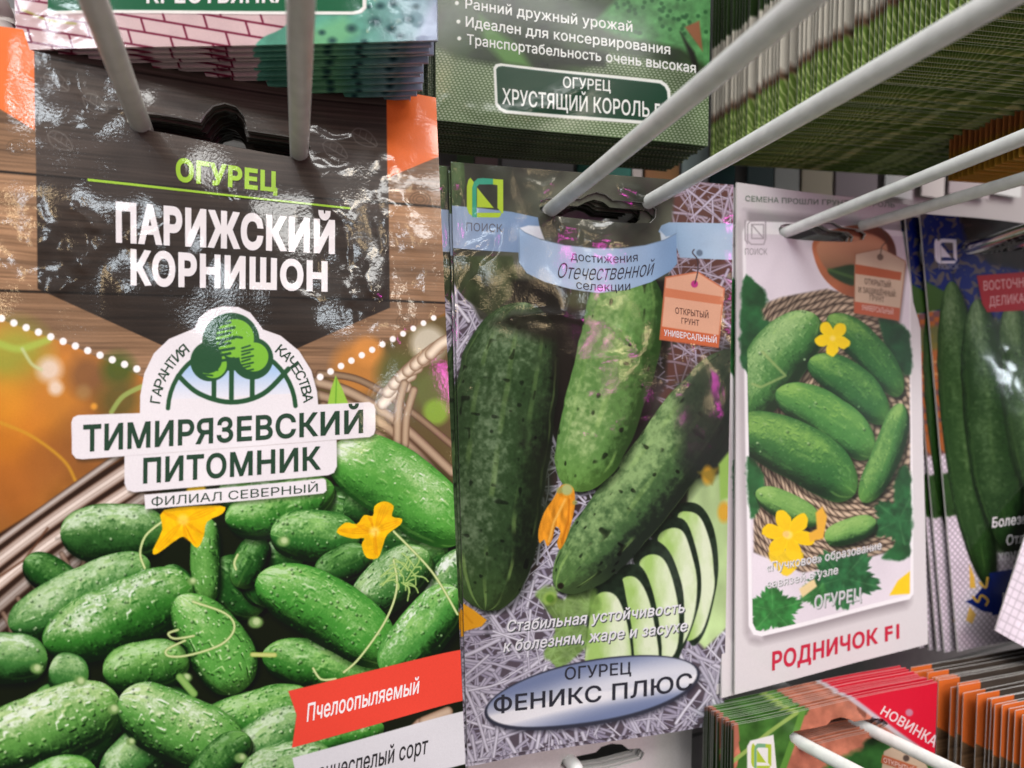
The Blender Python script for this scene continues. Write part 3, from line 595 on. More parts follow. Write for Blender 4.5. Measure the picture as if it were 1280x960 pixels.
k1.text('title', [ln('ПАРИЖСКИЙ', 146, 304, 419, 320, 51, 43, .052), ln('КОРНИШОН', 164, 357, 410, 367, 45, 38, .052)], WHITE1)
k1.text('heading', [ln('ОГУРЕЦ', 221, 228, 347, 241, 30, 26, .045)], GREEN1)
k1.decal('rule_line', [(111, 224.5), (438, 260.5), (438, 263), (111, 227.5)], GREEN1)
rb = k1.decal('red_ribbon', [(361.5, 859.5), (582, 811), (582, 875.5), (365.5, 932), (371.5, 890)], m1)
k1.text('ribbon_lettering', [ln('Пчелоопыляемый', 384, 899, 523, 866.5, 23, 20, .014, .16)], WHITE1, rb)
rb = k1.decal('white_ribbon', [(366, 945), (583, 888), (590, 952), (378, 1012)], m1)
k1.text('ribbon_lettering', [ln('раннеспелый сорт', 388, 979, 534, 942, 24, 22, .012, .16)], ink('black_ink', (40, 38, 40), mk1), rb)
copies(k1, 17, .0011, 'dark wood cucumber packets at the left', 'dark wood cucumber packet stacked behind the front one, seen through its hole', (.0005, .0007, .25), 3, edge=M_EDGE_SHADED)
hook('pair of coated wire prongs in shaded grey through the dark wood cucumber packet', k1, [((176, 152), (118, 0)), ((374, 186), (376, 0))], .0020, M_WIREG, .075)
# ================================================================== packet 2: three cucumbers on pale straw
def emblem(c, pts, teal, lime, mono=None):
    """the leaf-like square emblem; pts maps its unit square to pixels"""
    q = lambda *p: [pts(x, y) for x, y in p]
    l1 = mono or lime; t1 = mono or teal
    c.poly(q((.10, 0), (.22, .14), (.16, .25), (.15, .85), (.20, .99), (.06, .90), (0, .75), (0, .22), (.04, .06)), l1, 1)
    c.poly(q((.15, .98), (.15, .25), (.20, .10), (.30, .02), (.45, .01), (.75, .03), (.75, .17), (.34, .17), (.27, .24), (.27, 1.0)), t1, 1)
    c.poly(q((.72, .03), (1, .05), (1, .88), (.97, .90), (.84, .76), (.84, .19), (.72, .17)), l1, 1)
    c.poly(q((.28, .24), (.74, .76), (.28, .74)), l1, 1); c.poly(q((.28, .88), (.95, .88), (.92, .97), (.86, 1.0), (.28, .99)), l1, 1)
def art_straw():
    c = Canvas(540, 185, 935, 975, 1.9, (40, 46, 34))
    S, X, Y = c.full(); g = fbm(X/50+4, Y/50, 4)[..., None]; c.a[:] = C(62, 62, 54)*(.6+.8*g)
    c.straw([(540, 360), (600, 370), (625, 460), (690, 600), (760, 700), (935, 690), (935, 975), (540, 975)], 1150, seed=2, ln=(30, 110), wd=(1.5, 6.0), bg=(92, 82, 92))
    c.straw([(838, 180), (935, 180), (935, 470), (840, 520), (800, 480), (845, 430), (835, 300)], 210, seed=3, bg=(96, 66, 58), ln=(30, 90), wd=(1.5, 4), col0=(206, 198, 220), col1=(130, 104, 108))
    c.straw([(690, 560), (740, 600), (720, 640), (660, 720), (670, 640)], 90, seed=4)
    c.poly([(540, 185), (845, 185), (842, 250), (838, 300), (830, 420), (600, 400), (590, 380), (565, 350), (540, 350)], lambda X, Y: C(74, 76, 64)*(.55+.9*fbm(X/40+7, Y/40, 3)[..., None]), 5)
    c.poly([(566, 190), (580, 205), (582, 230), (576, 256), (566, 262), (540, 262), (540, 190)], lambda X, Y: C(72, 92, 58)*(.6+.8*fbm(X/14, Y/30, 3)[..., None]), 2)
    c.poly([(566, 320), (640, 320), (650, 360), (612, 395), (580, 372), (566, 352)], lambda X, Y: C(66, 76, 50)*(.6+.8*fbm(X/18, Y/30, 3)[..., None]), 3)
    c.poly([(640, 350), (840, 350), (830, 480), (800, 530), (700, 560), (640, 420)], (40, 38, 32), 6)
    c.dot(720, 376, 16, (92, 100, 60), 12, .7); c.dot(800, 480, 30, (84, 74, 74), 16, .7)
    for i in range(16): x = 790+random.uniform(0, 60); y = 450+random.uniform(-10, 40); c.line([(x, y), (x+random.uniform(-22, 22), y+random.uniform(-8, 14))], 1.6, (168, 160, 178), 1.2, .6)
    # rings of sliced cucumber
    for x, y in ((690, 640), (588, 560), (585, 590)): c.dot(x, y, 14, (40, 60, 34), 8, .8)
    def ring(o, i, lo=(168, 206, 112), hi=(228, 240, 204)):
        c.poly(o, lambda X, Y: C(38, 52, 38)*(.8+.4*vn(X/5, Y/5)[..., None]), 1.8, 1, 5)
        c.poly(i, lambda X, Y: (C(*lo)*(1-(t := np.clip(.5+.5*np.sin((X-np.mean([q_[0] for q_ in i]))/9)+.7*(fbm(X/10, Y/18, 3)-.5), 0, 1)[..., None]))+C(*hi)*t), 2, 1, 5)
    c.poly([(860, 600), (910, 590), (925, 600), (925, 770), (880, 810), (850, 780)], lambda X, Y: C(188, 216, 150)*(.85+.3*fbm(X/20, Y/30, 2)[..., None]), 4)
    ring([(838, 640), (855, 628), (875, 632), (890, 655), (897, 690), (896, 730), (880, 790), (860, 800), (850, 700)], [(846, 646), (860, 639), (876, 648), (888, 680), (892, 712), (892, 740), (876, 790), (852, 796), (858, 740), (856, 690)])
    ring([(815, 668), (832, 648), (855, 650), (868, 680), (876, 722), (872, 760), (852, 810), (840, 800), (838, 720)], [(821, 672), (836, 660), (853, 664), (864, 692), (871, 728), (866, 772), (850, 806), (828, 806), (834, 740), (830, 700)])
    ring([(790, 700), (810, 674), (832, 684), (846, 712), (854, 750), (850, 815), (826, 830), (820, 740)], [(798, 702), (813, 692), (830, 700), (842, 732), (848, 774), (842, 816), (812, 830), (812, 770), (806, 724)])
    ring([(762, 735), (775, 708), (798, 706), (812, 730), (822, 775), (824, 825), (795, 840), (782, 760)], [(774, 729), (789, 719), (804, 734), (815, 770), (821, 832), (786, 840), (784, 780)])
    ring([(735, 755), (745, 728), (772, 716), (782, 750), (790, 800), (786, 840), (735, 840)], [(741, 748), (755, 738), (772, 748), (785, 790), (784, 840), (735, 840), (734, 790)])
    c.poly([(668, 742), (690, 730), (700, 744), (722, 730), (742, 728), (748, 760), (724, 774), (738, 800), (700, 834), (680, 816), (694, 780)], lambda X, Y: C(122, 160, 78)*(.75+.5*fbm(X/12, Y/12, 3)[..., None]), 4, .85, 4, 8)
    c.dot(686, 746, 9, (150, 186, 90), 3); c.dot(686, 746, 5, (96, 140, 50), 3)
    # the cucumbers
    P = dict(wart=.2, hl=0, sh=.8)
    c.cuke(656, 378, 606, 762, 64, 12, tone=(54, 78, 46), hi=(116, 140, 104), dk=(28, 36, 24), stripe=.95, nst=11, tip=.35, spots=.7, ws=9, p=3.6, blur=1.6, taper=.04, **P)
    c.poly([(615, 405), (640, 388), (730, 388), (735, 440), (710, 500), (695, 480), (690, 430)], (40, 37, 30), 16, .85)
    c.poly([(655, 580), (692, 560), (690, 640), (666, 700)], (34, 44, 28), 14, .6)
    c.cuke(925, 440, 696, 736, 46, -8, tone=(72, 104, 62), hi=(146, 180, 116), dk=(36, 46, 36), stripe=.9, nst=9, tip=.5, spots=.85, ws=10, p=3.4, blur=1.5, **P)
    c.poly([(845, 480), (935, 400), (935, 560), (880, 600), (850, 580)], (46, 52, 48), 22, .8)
    c.cuke(790, 330, 716, 612, 50, -9, tone=(98, 142, 74), hi=(172, 200, 132), dk=(46, 74, 34), stripe=.8, nst=8, tip=.6, spots=.85, ws=11, p=4.2, blur=1.5, taper=.10, **P)
    c.dot(699, 730, 4, (40, 36, 26), 2)
    for k in range(26):
        x = 700+random.uniform(-10, 100); y = 400+random.uniform(0, 180); 
    # shrivelled blossom
    for pts, col in (([(700, 604), (714, 608), (716, 630), (712, 650), (706, 670), (698, 684), (694, 676), (698, 662), (692, 656), (688, 672), (682, 680), (678, 672), (672, 676), (671, 660), (678, 638), (690, 620)], (232, 150, 40)),):
        c.poly(pts, lambda X, Y: C(*col)*(.72+.5*fbm(X/5, Y/16, 3)[..., None]), 1.4, 1, 4)
    c.line([(704, 622), (690, 650), (684, 674)], 3, (250, 190, 90), 2, .8); c.line([(709, 622), (708, 648), (700, 676)], 2, (196, 110, 20), 2, .7); c.dot(706, 610, 7, (176, 186, 120), 3); c.dot(697, 611, 4, (150, 160, 90), 2, .7); c.dot(716, 626, 3, (150, 160, 90), 2, .7)
    c.poly([(560, 742), (575, 752), (592, 762), (608, 774), (602, 782), (584, 788), (560, 798)], (240, 168, 36), 1.6); c.line([(565, 750), (590, 778)], 2, (214, 140, 20), 2, .7)
    for x, y, r in ((884, 594, 7), (905, 640, 8)): c.dot(x, y, r, (226, 166, 50), 5, .9, r*1.6)
    c.poly([(898, 580), (915, 560), (920, 620), (900, 625)], (150, 190, 92), 4); c.poly([(872, 590), (898, 584), (890, 606)], (140, 120, 50), 5, .8)
    # ribbon
    def rib(a, b, t=.0):
        def f(X, Y):
            k = .5+.5*np.sin((X-560)/46+t); k = (k*(.7+.3*vn(X/30, Y/30)))[..., None]; return (C(*a)*(1-k)+C(*b)*k)*np.array([.84, .89, .94], np.float32)
        return f
    c.poly([(540, 254), (566, 257), (600, 260), (640, 265), (672, 272), (676, 295), (650, 285), (648, 316), (600, 313), (566, 310), (540, 309)], rib((140, 162, 190), (206, 212, 226), 2.3), 1)
    c.poly([(646, 286), (660, 282), (674, 283), (680, 300), (668, 298)], (214, 220, 228), 2)
    c.poly([(822, 290), (826, 282), (836, 278), (860, 278), (917, 279), (935, 280), (935, 327), (917, 325), (850, 322), (842, 300), (832, 296)], rib((134, 166, 194), (208, 222, 234), .4), 1)
    c.poly([(824, 288), (832, 296), (844, 294), (840, 300), (826, 304)], (196, 212, 224), 1.6)
    c.poly([(647, 284), (656, 291), (676, 300), (705, 307), (740, 311), (775, 311), (805, 307), (830, 300), (845, 292), (846, 330), (836, 340), (812, 353), (780, 363), (745, 367), (712, 362), (680, 353), (658, 342), (648, 328)], rib((142, 172, 204), (222, 230, 240), 4.2), 1)
    c.line([(647, 284), (656, 291), (676, 300), (705, 307), (740, 311), (775, 311), (805, 307), (830, 300), (845, 292)], 1.2, (110, 130, 150), 1, .7); c.line([(648, 286), (649, 326)], 1.4, (110, 134, 160), 1, .7)
    emblem(c, lambda x, y: (583.5+45.5*x, 222+50*y), (62, 162, 130), (176, 206, 58))
    # price-tag shaped label
    TP = [(831, 347), (873, 340), (906, 361), (898, 434), (823, 424)]
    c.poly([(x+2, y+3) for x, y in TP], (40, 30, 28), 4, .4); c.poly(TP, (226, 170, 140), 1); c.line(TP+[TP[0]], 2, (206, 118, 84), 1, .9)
    c.poly([(830.5, 360), (905, 371), (903.5, 381), (829.5, 371)], (212, 128, 92), 1); c.poly([(825, 408), (900, 419), (898, 434), (823, 424)], (206, 106, 68), 1)
    c.dot(868.5, 355, 4.5, (190, 60, 130), 1.2); c.line([(869, 354), (873, 338), (872, 324), (866, 316), (868, 312)], 1.6, (70, 60, 64), 1, .9, 4); c.dot(875, 316, 4, (86, 100, 118), 2, .8)
    # oval name plate
    ex, ey, A, B, an = 739.5, 864.5, 136.5, 41.5, math.radians(-11.4)
    q = lambda k, n=60: [(ex+k*A*math.cos(t)*math.cos(an)-(B-(1-k)*A)*math.sin(t)*math.sin(an), ey+k*A*math.cos(t)*math.sin(an)+(B-(1-k)*A)*math.sin(t)*math.cos(an)) for t in [6.2832*i/n for i in range(n)]]
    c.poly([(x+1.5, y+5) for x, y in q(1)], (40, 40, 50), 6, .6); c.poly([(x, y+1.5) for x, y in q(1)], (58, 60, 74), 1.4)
    def metal(X, Y):
        v = ((X-ex)*-math.sin(an)+(Y-ey)*math.cos(an))/B; u = (X-ex)/A
        t = .5+.5*np.sin(v*3.4+1.2+.8*np.sin(u*2.2+.4)); t = np.clip(t*.85+.35*sm(v, .0, .2)*(1-sm(v, .3, .6)), 0, 1)[..., None]; return C(118, 132, 168)*(1-t)+C(236, 236, 240)*t
    c.poly(q(.975), metal, 2.2)
    rr = random.Random(5)
    # film wrinkles
    S, X, Y = c.full(); c.z += (fbm(X/40+12, Y/55+3, 2)-.5)*.5*(1-sm(Y, 520, 640))+(fbm(X/60, Y/60+6, 2)-.5)*.3
    for p, w, h in (([(575, 370), (590, 345), (598, 330), (615, 318), (622, 300), (628, 285)], 4, .5), ([(568, 320), (590, 308), (612, 296), (628, 284)], 4, .45), ([(640, 398), (670, 393), (710, 395), (745, 402), (772, 412)], 3.5, .55), ([(772, 412), (790, 436), (745, 447), (710, 450)], 3.2, .45), ([(798, 523), (815, 520), (835, 505), (868, 482)], 5, .6), ([(868, 478), (872, 455), (870, 430)], 3.5, .45), ([(830, 478), (855, 475), (868, 470)], 3, .3),
        ([(700, 290), (735, 296), (790, 292), (815, 278)], 8, .7), ([(810, 360), (818, 400), (808, 440), (795, 460)], 5, .5), ([(835, 240), (870, 262), (880, 300)], 5, .4), ([(655, 225), (675, 235), (690, 228)], 4, .4), ([(780, 235), (795, 240)], 4, .5), ([(565, 215), (570, 250), (572, 300)], 3, .5), ([(720, 540), (735, 545), (758, 543)], 4, .4), ([(720, 470), (727, 500), (716, 540)], 6, .35), ([(880, 440), (900, 470), (905, 520)], 5, .35)):
        c.crease(p, w, h)
    for i in range(26):
        x, y = rr.uniform(570, 900), rr.uniform(215, 560); a = rr.uniform(0, 3.1); l = rr.uniform(15, 55); c.crease([(x, y), (x+l*.5*math.cos(a)+6, y+l*.5*math.sin(a)), (x+l*math.cos(a), y+l*math.sin(a))], rr.uniform(4, 8), rr.uniform(-.25, .28))
    for i in range(10): c.dent(rr.uniform(580, 900), rr.uniform(560, 900), rr.uniform(16, 40), rr.uniform(10, 24), rr.uniform(-.3, .3), rr.uniform(0, 3))
    return c
cv2 = art_straw()
k2 = Packet(*para([(563.5, 202), (917, 231), (905, 898), (584.5, 953)], .165), .0018, .0005, .0006, 4)
k2.place('cucumber packet with three cucumbers on pale straw and silver oval name plate', 'seed packet', 'straw picture cucumber packets in the middle')
k2.texture(cv2, 'straw', 760, 1480)
mk2 = dict(hgt=k2.hgt, rough=.32, grain=.19, coat=.8, bump=1.0, gscale=2100)
m2 = print_mat('straw_print', img=k2.img, **mk2)
HOLE2 = [(674, 259), (675, 251), (685, 247.5), (705, 247), (726, 248.5), (735, 243.5), (746, 240), (757, 243), (766, 250), (790, 252), (812, 254), (820, 262), (819, 272), (812, 279), (790, 279.5), (760, 277.5), (730, 274.5), (700, 271), (682, 268), (676, 264)]
k2.sleeve(m2, [k2.uv(*p) for p in HOLE2], .004)
DK2, WH2, GY2 = ink('dark_ink', (46, 46, 56), mk2), ink('white_ink', (232, 232, 236), mk2), ink('grey_ink', (104, 108, 118), mk2)
em = k2.decal('brand_emblem', [(583, 222), (588, 221), (594, 223), (603, 221.5), (629.5, 224), (629.5, 266), (625, 272), (592, 273), (586, 268), (583, 258)], m2)
k2.text('emblem_lettering', [ln('ПОИСК', 583, 288.5, 628, 290.5, 10.5, 10, .004)], GY2, em)
k2.decal('ribbon_end', [(565, 257), (600, 260), (640, 265), (648, 268), (648, 316), (600, 313), (565.5, 310)], m2)
k2.decal('ribbon_end', [(845, 278), (860, 278), (915, 279), (914.5, 325), (850, 322), (847, 300)], m2)
rb = k2.decal('ribbon', [(647, 284), (656, 291), (676, 300), (705, 307), (740, 311), (775, 311), (805, 307), (830, 300), (845, 292), (846, 330), (836, 340), (812, 353), (780, 363), (745, 367), (712, 362), (680, 353), (658, 342), (648, 328)], m2)
k2.text('ribbon_lettering', [ln('достижения', 712, 325, 795, 327, 11, 11, .002, 0, 3.5), ln('Отечественной', 694, 347, 813, 344, 19, 19, -.004, .42, 5), ln('селекции', 718, 361, 785, 363, 11, 11, .002, 0, 2.5)], DK2, rb)
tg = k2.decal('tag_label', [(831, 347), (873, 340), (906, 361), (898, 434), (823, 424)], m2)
k2.text('tag_lettering', [ln('ОТКРЫТЫЙ', 843, 392, 886, 398, 8, 8, .01), ln('ГРУНТ', 851, 404.5, 874, 407.5, 7.6, 7.6, .01)], ink('brown_ink', (92, 62, 52), mk2), tg)
k2.text('tag_lettering', [ln('УНИВЕРСАЛЬНЫЙ', 828, 419.5, 896, 429, 8, 8, .012)], WH2, tg)
SH2 = ink('shadow_ink', (78, 84, 84), mk2)
k2.text('lettering_shadow', [ln('Стабильная устойчивость', 633.3, 790, 855.3, 766, 15, 14, .016, .18), ln('к болезням, жаре и засухе', 629.8, 815.5, 858.3, 789, 15, 14, .016, .18)], SH2, None, .00008)
k2.text('slogan', [ln('Стабильная устойчивость', 632, 788.5, 854, 764.5, 15, 14, .018, .18), ln('к болезням, жаре и засухе', 628.5, 814, 857, 787.5, 15, 14, .018, .18)], WH2)
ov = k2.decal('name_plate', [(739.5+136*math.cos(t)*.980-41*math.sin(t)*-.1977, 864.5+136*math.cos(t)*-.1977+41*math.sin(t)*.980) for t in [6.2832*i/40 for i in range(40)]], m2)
k2.text('name_lettering', [ln('ОГУРЕЦ', 706, 850.5, 788, 841, 16.5, 15.5, .014), ln('ФЕНИКС ПЛЮС', 617, 891.5, 864, 859.5, 21.5, 21, .020, 0, 3)], DK2, ov)
lab2 = 'straw picture cucumber packet hanging behind the front one, only its edge and hole showing'
cs = copies(k2, 12, .0012, 'straw picture cucumber packets in the middle', lab2, (.0005, .0008, .2), 8, edge=M_EDGE_SHADED)
for i, dx in ((0, -.0011), (1, -.0034), (2, -.0034), (3, -.003)): cs[i].matrix_world = Matrix.Translation((dx, 0, -.0012)) @ cs[i].matrix_world
hook('pair of white coated wire prongs through the straw picture cucumber packet', k2, [((689, 259), (1000, 2)), ((812, 249), (1200, 26))], .0020, M_WIRE, .12)
# ================================================================== packet 3: white frame, gherkins on a woven mat
def art_white():
    c = Canvas(895, 210, 1180, 885, 2.2, (215, 209, 210))
    fr = [(931, 268), (936, 263), (1000, 268), (1135, 285), (1140, 740), (1136, 745), (952, 790), (944, 788), (939, 778)]
    c.poly([(x-5, y+12) for x, y in fr], (132, 122, 126), 16, .9); c.poly([(930, 262), (1136, 280), (1134, 300), (932, 284)], (150, 144, 146), 8, .85)
    c.poly([(924, 260), (934, 262), (952, 800), (936, 796)], (208, 200, 204), 6, .8)
    FRO = [(928, 290), (934, 276), (1000, 278), (1137, 290), (1142, 742), (1137, 749), (951, 795), (941, 793), (935, 782)]
    c.poly(FRO, (242, 238, 240), 1.4)
    c.poly([(932, 292), (1136, 296), (1138, 740), (1134, 744), (952, 789), (944, 787), (940, 778)], lambda X, Y: C(226, 216, 224)*(.96+.08*fbm(X/50, Y/50, 2)[..., None]), 1.4)
    ci = [(931, 278), (1137, 292), (1137, 741), (1133, 744.5), (952, 789), (944, 787), (940, 778)]
    # woven mat
    mt = [(940, 385), (975, 372), (1030, 362), (1100, 380), (1137, 420), (1137, 660), (1110, 690), (1060, 702), (1000, 715), (941, 690)]
    def mat(X, Y):
        r = np.hypot((X-1060)*1.0, (Y-540)*.95)+4*(vn(X/14, Y/14)-.5); t = np.arctan2(Y-540, X-1060); ring_ = r/8.4; k = np.floor(ring_); s = t*r/10+.5*(k % 2)+.4*vn(k*3.1, t*3)
        b = np.abs(np.sin(math.pi*s))**.5*np.abs(np.sin(math.pi*ring_))**.5
        return (C(40, 28, 22)*(1-b[..., None])+C(204, 180, 152)*b[..., None])*(.75+.5*fbm(X/30, Y/30, 2)[..., None])
    c.poly(mt, mat, 3)
    lf = lambda p, col=(40, 96, 52): c.poly(p, lambda X, Y: C(*col)*(.65+.7*fbm(X/14, Y/14, 3)[..., None]), 3.5, 1, 3, 4)
    lf([(928, 350), (945, 355), (960, 375), (950, 392), (975, 415), (985, 440), (955, 450), (928, 460)]); lf([(1094, 398), (1120, 404), (1137, 420), (1137, 470), (1110, 445)], (34, 80, 46)); lf([(934, 570), (950, 590), (955, 610), (945, 640), (936, 640)])
    lf([(1115, 598), (1137, 590), (1137, 690), (1110, 700), (1100, 696), (1120, 672)]); 
    def leaf(x, y, R, an, col):
        q = c.sl(x-R*1.3, y-R*1.3, x+R*1.3, y+R*1.3); S, X, Y = q; t = np.arctan2(Y-y, (X-x)*.8)-an; r = np.hypot((X-x)*.8, Y-y)
        e = R*(.76+.13*np.cos(5*t)+.045*np.sin(23*t)+.03*np.sin(41*t)); m = np.clip((e-r)/3+.5, 0, 1)*np.clip(.5-c.sdf(X, Y, ci), 0, 1); v = sm(np.abs(np.sin(2.5*t)), .0, .10+.5/(1+r/3)); n = fbm(X/9, Y/9, 3)
        c.mix(S, (m*.5).astype(np.float32)*0, C(0, 0, 0)); k = (.62+.6*n+.25*vn(X/4, Y/4))[..., None]; cc = C(*col)*k; cc = cc*(.8+.2*v[..., None])+C(150, 190, 130)*(.22*(1-v[..., None])); c.mix(S, m, cc)
    leaf(1052, 722, 44, .3, (44, 100, 58)); leaf(964, 762, 34, .9, (50, 118, 56)); leaf(1122, 650, 36, .1, (40, 92, 52)); leaf(1016, 742, 18, .2, (58, 120, 62))
    # terracotta pot of leaves
    def pot(X, Y): t = sm(X, 1020, 1115)[..., None]; return (C(184, 108, 72)*(1-t)+C(104, 54, 36)*t)*(.9+.2*fbm(X/20, Y/20, 2)[..., None])
    c.poly([(1015, 305), (1030, 292), (1065, 282), (1095, 284), (1112, 296), (1119, 318), (1112, 345), (1090, 368), (1060, 372), (1035, 358), (1020, 335)], pot, 1.6, 1, 4)
    c.poly([(1020, 308), (1035, 297), (1065, 290), (1095, 296), (1108, 312), (1096, 345), (1072, 358), (1045, 350), (1027, 332)], lambda X, Y: C(206, 146, 110)*(1.05-.45*sm(Y, 300, 345)[..., None]), 3, 1, 4)
    c.poly([(1032, 340), (1048, 334), (1066, 332), (1082, 344), (1066, 358), (1046, 352)], (38, 62, 34), 3, 1, 3); c.line([(1034, 338), (1064, 348)], 4, (74, 104, 52), 3, .8)
    g = dict(wart=.45, hl=0, ws=4.0, sh=.75, clip=ci, dots=.3, nst=9)
    G1 = dict(tone=(70, 126, 62), hi=(150, 192, 104), dk=(18, 52, 26), stripe=.7); G2 = dict(tone=(54, 110, 54), hi=(134, 182, 88), dk=(14, 48, 26), stripe=.7)
    c.cuke(925, 525, 1013, 393, 36, -6, **dict(G1, hi=(172, 208, 136)), **g); c.cuke(1030, 396, 1125, 493, 22.5, -5, **G2, **g, tip=.6); c.cuke(1006, 450, 1105, 526, 25, -6, **G2, **g, tip=.6); c.cuke(968, 488, 1085, 568, 27.5, -6, **dict(G2, tone=(76, 136, 66)), **g, tip=.6)
    c.cuke(916, 528, 1062, 616, 35, -8, **G2, **g, tip=.6); c.cuke(1126, 505, 1073, 627, 20.5, -4, **G1, **g, tip=.7); c.cuke(944, 614, 1018, 652, 17, 0, **dict(G1, tone=(110, 160, 80)), **g); c.cuke(1092, 652, 1026, 672, 16, 0, **dict(G1, tone=(112, 164, 84)), **g)
    c.line([(952, 440), (978, 470), (950, 484), (940, 480)], 3, (160, 180, 110), 2, .7)
    c.flower(1034, 424, 23, 5, .4, (252, 216, 14), (235, 190, 10)); c.flower(982, 668, 33, 6, .2, (252, 210, 16), (232, 170, 16)); c.poly([(1014, 640), (1022, 632), (1028, 645), (1024, 672), (1008, 676), (1006, 666), (1016, 660)], (236, 176, 60), 2)
    c.poly([(958, 690), (1000, 690), (990, 712), (976, 718)], (248, 206, 30), 2, .9, 3); c.poly([(1137, 714), (1137, 742), (1112, 744), (1122, 726)], (250, 206, 26), 1.8); c.poly([(996, 735), (1014, 722), (1018, 732), (1000, 746)], (232, 206, 150), 2)
    c.dot(979, 667, 4, (240, 200, 110), 2)
    # outline emblem and tag
    q = lambda x, y: (931.5+26*x, 274+32*y)
    for p in ([(.25, .08), (.95, .05), (1, .1), (1, .75), (.9, .98), (.3, .98), (.12, .85), (.12, .2), (.25, .08)], [(.32, .2), (.9, .2), (.9, .75), (.32, .75), (.32, .2)], [(.32, .2), (.9, .75)], [(0, .05), (0, .8), (.12, .95)]): c.line([q(*v) for v in p], 1.5, (160, 150, 156), .9, .9)
    T3 = [(1066.7, 318), (1100, 311), (1131, 327), (1122, 401), (1062.5, 392)]
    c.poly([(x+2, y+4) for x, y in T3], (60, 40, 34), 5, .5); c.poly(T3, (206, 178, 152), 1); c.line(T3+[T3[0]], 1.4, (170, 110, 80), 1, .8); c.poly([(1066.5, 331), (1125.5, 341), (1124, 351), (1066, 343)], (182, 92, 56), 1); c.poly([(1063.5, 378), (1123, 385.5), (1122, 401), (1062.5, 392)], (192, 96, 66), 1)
    c.dot(1098, 322, 4, (120, 96, 80), 1.4); c.line([(1098, 320), (1101, 308), (1108, 300), (1100, 285)], 1.3, (84, 70, 60), 1, .8, 3)
    return c
cv3 = art_white()
k3 = Packet(*para([(921, 228), (1147, 258), (1160, 805), (919, 868)], .165), .0025, .0003, .0006, 9)
k3.place('white framed cucumber packet with gherkins on a woven mat and red name', 'seed packet', 'white framed cucumber packets at the right')
k3.texture(cv3, 'white_frame', 620, 1460)
mk3 = dict(hgt=k3.hgt, rough=.42, grain=.2, bump=.6)
m3 = print_mat('white_frame_print', img=k3.img, **mk3)
HOLE3 = [(974, 286), (977, 281), (984, 279), (1010, 281), (1024, 282), (1033, 277), (1043, 278), (1052, 284), (1074, 287), (1081, 293), (1078, 300), (1062, 303), (1030, 302), (1000, 300), (982, 297), (975, 292)]
k3.sleeve(m3, [k3.uv(*p) for p in HOLE3], .0045)
k3.text('header_lettering', [ln('СЕМЕНА ПРОШЛИ ГРУНТКОНТРОЛЬ', 931.5, 251.5, 1117, 260, 7, 6.5, .012)], ink('green_grey_ink', (110, 128, 112), mk3))
k3.text('emblem_lettering', [ln('ПОИСК', 931, 318.5, 959, 318.5, 8, 8, .0)], ink('grey_ink', (150, 142, 146), mk3))
pf = k3.decal('picture', [(932, 310), (1136, 330), (1138, 740), (1134, 744), (952, 789), (944, 787), (940, 778)], m3)
k3.text('lettering_shadow', [ln('«Пучковое» образование', 956.8, 715, 1100.8, 687, 11.5, 10.5, .012), ln('завязей в узле', 957.8, 736, 1044.8, 717, 11, 10.5, .012), ln('ОГУРЕЦ', 1016, 762, 1077, 751, 17.5, 16.5, .026)], ink('shadow_ink', (128, 132, 128), mk3), pf, .00008)
k3.text('slogan', [ln('«Пучковое» образование', 956, 714, 1100, 686, 11.5, 10.5, .006), ln('завязей в узле', 957, 735, 1044, 716, 11, 10.5, .006)], ink('pale_ink', (226, 224, 226), mk3), pf)
k3.text('picture_lettering', [ln('ОГУРЕЦ', 1015, 761, 1076, 750, 17.5, 16.5, .02)], ink('pale_grey_ink', (206, 206, 208), mk3), pf)
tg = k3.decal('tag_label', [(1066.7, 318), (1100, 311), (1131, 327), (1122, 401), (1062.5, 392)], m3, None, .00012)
k3.text('tag_lettering', [ln('ОТКРЫТЫЙ', 1077, 356, 1111, 360.5, 7.5, 7.5, .008), ln('И ЗАЩИЩЁННЫЙ', 1069, 366.5, 1117, 372, 7.5, 7, .008), ln('ГРУНТ', 1083, 376.5, 1102, 379, 7, 7, .008)], ink('brown_ink', (104, 82, 66), mk3), tg, .0002)
k3.text('tag_lettering', [ln('УНИВЕРСАЛЬНЫЙ', 1072, 388.5, 1114, 394, 7, 7, .008)], ink('pink_ink', (232, 196, 184), mk3), tg, .0002)
k3.text('name_lettering', [ln('РОДНИЧОК F1', 964, 838, 1124, 798, 24, 19.5, .034)], ink('red_ink', (198, 30, 62), mk3))
cs = copies(k3, 7, .0013, 'white framed cucumber packets at the right', 'white framed cucumber packet behind the front one, its white margin showing', (.0004, .0004, .2), 2)
hook('pair of white coated wire prongs through the white framed packet', k3, [((984, 288), (1160, 217)), ((1076, 281), (1160, 256))], .0019, M_WIRE, .13)
cs[0].matrix_world = Matrix.Translation((-.0042, 0, -.0006)) @ cs[0].matrix_world
cs[1].matrix_world = Matrix.Translation((-.0046, 0, -.0006)) @ cs[1].matrix_world
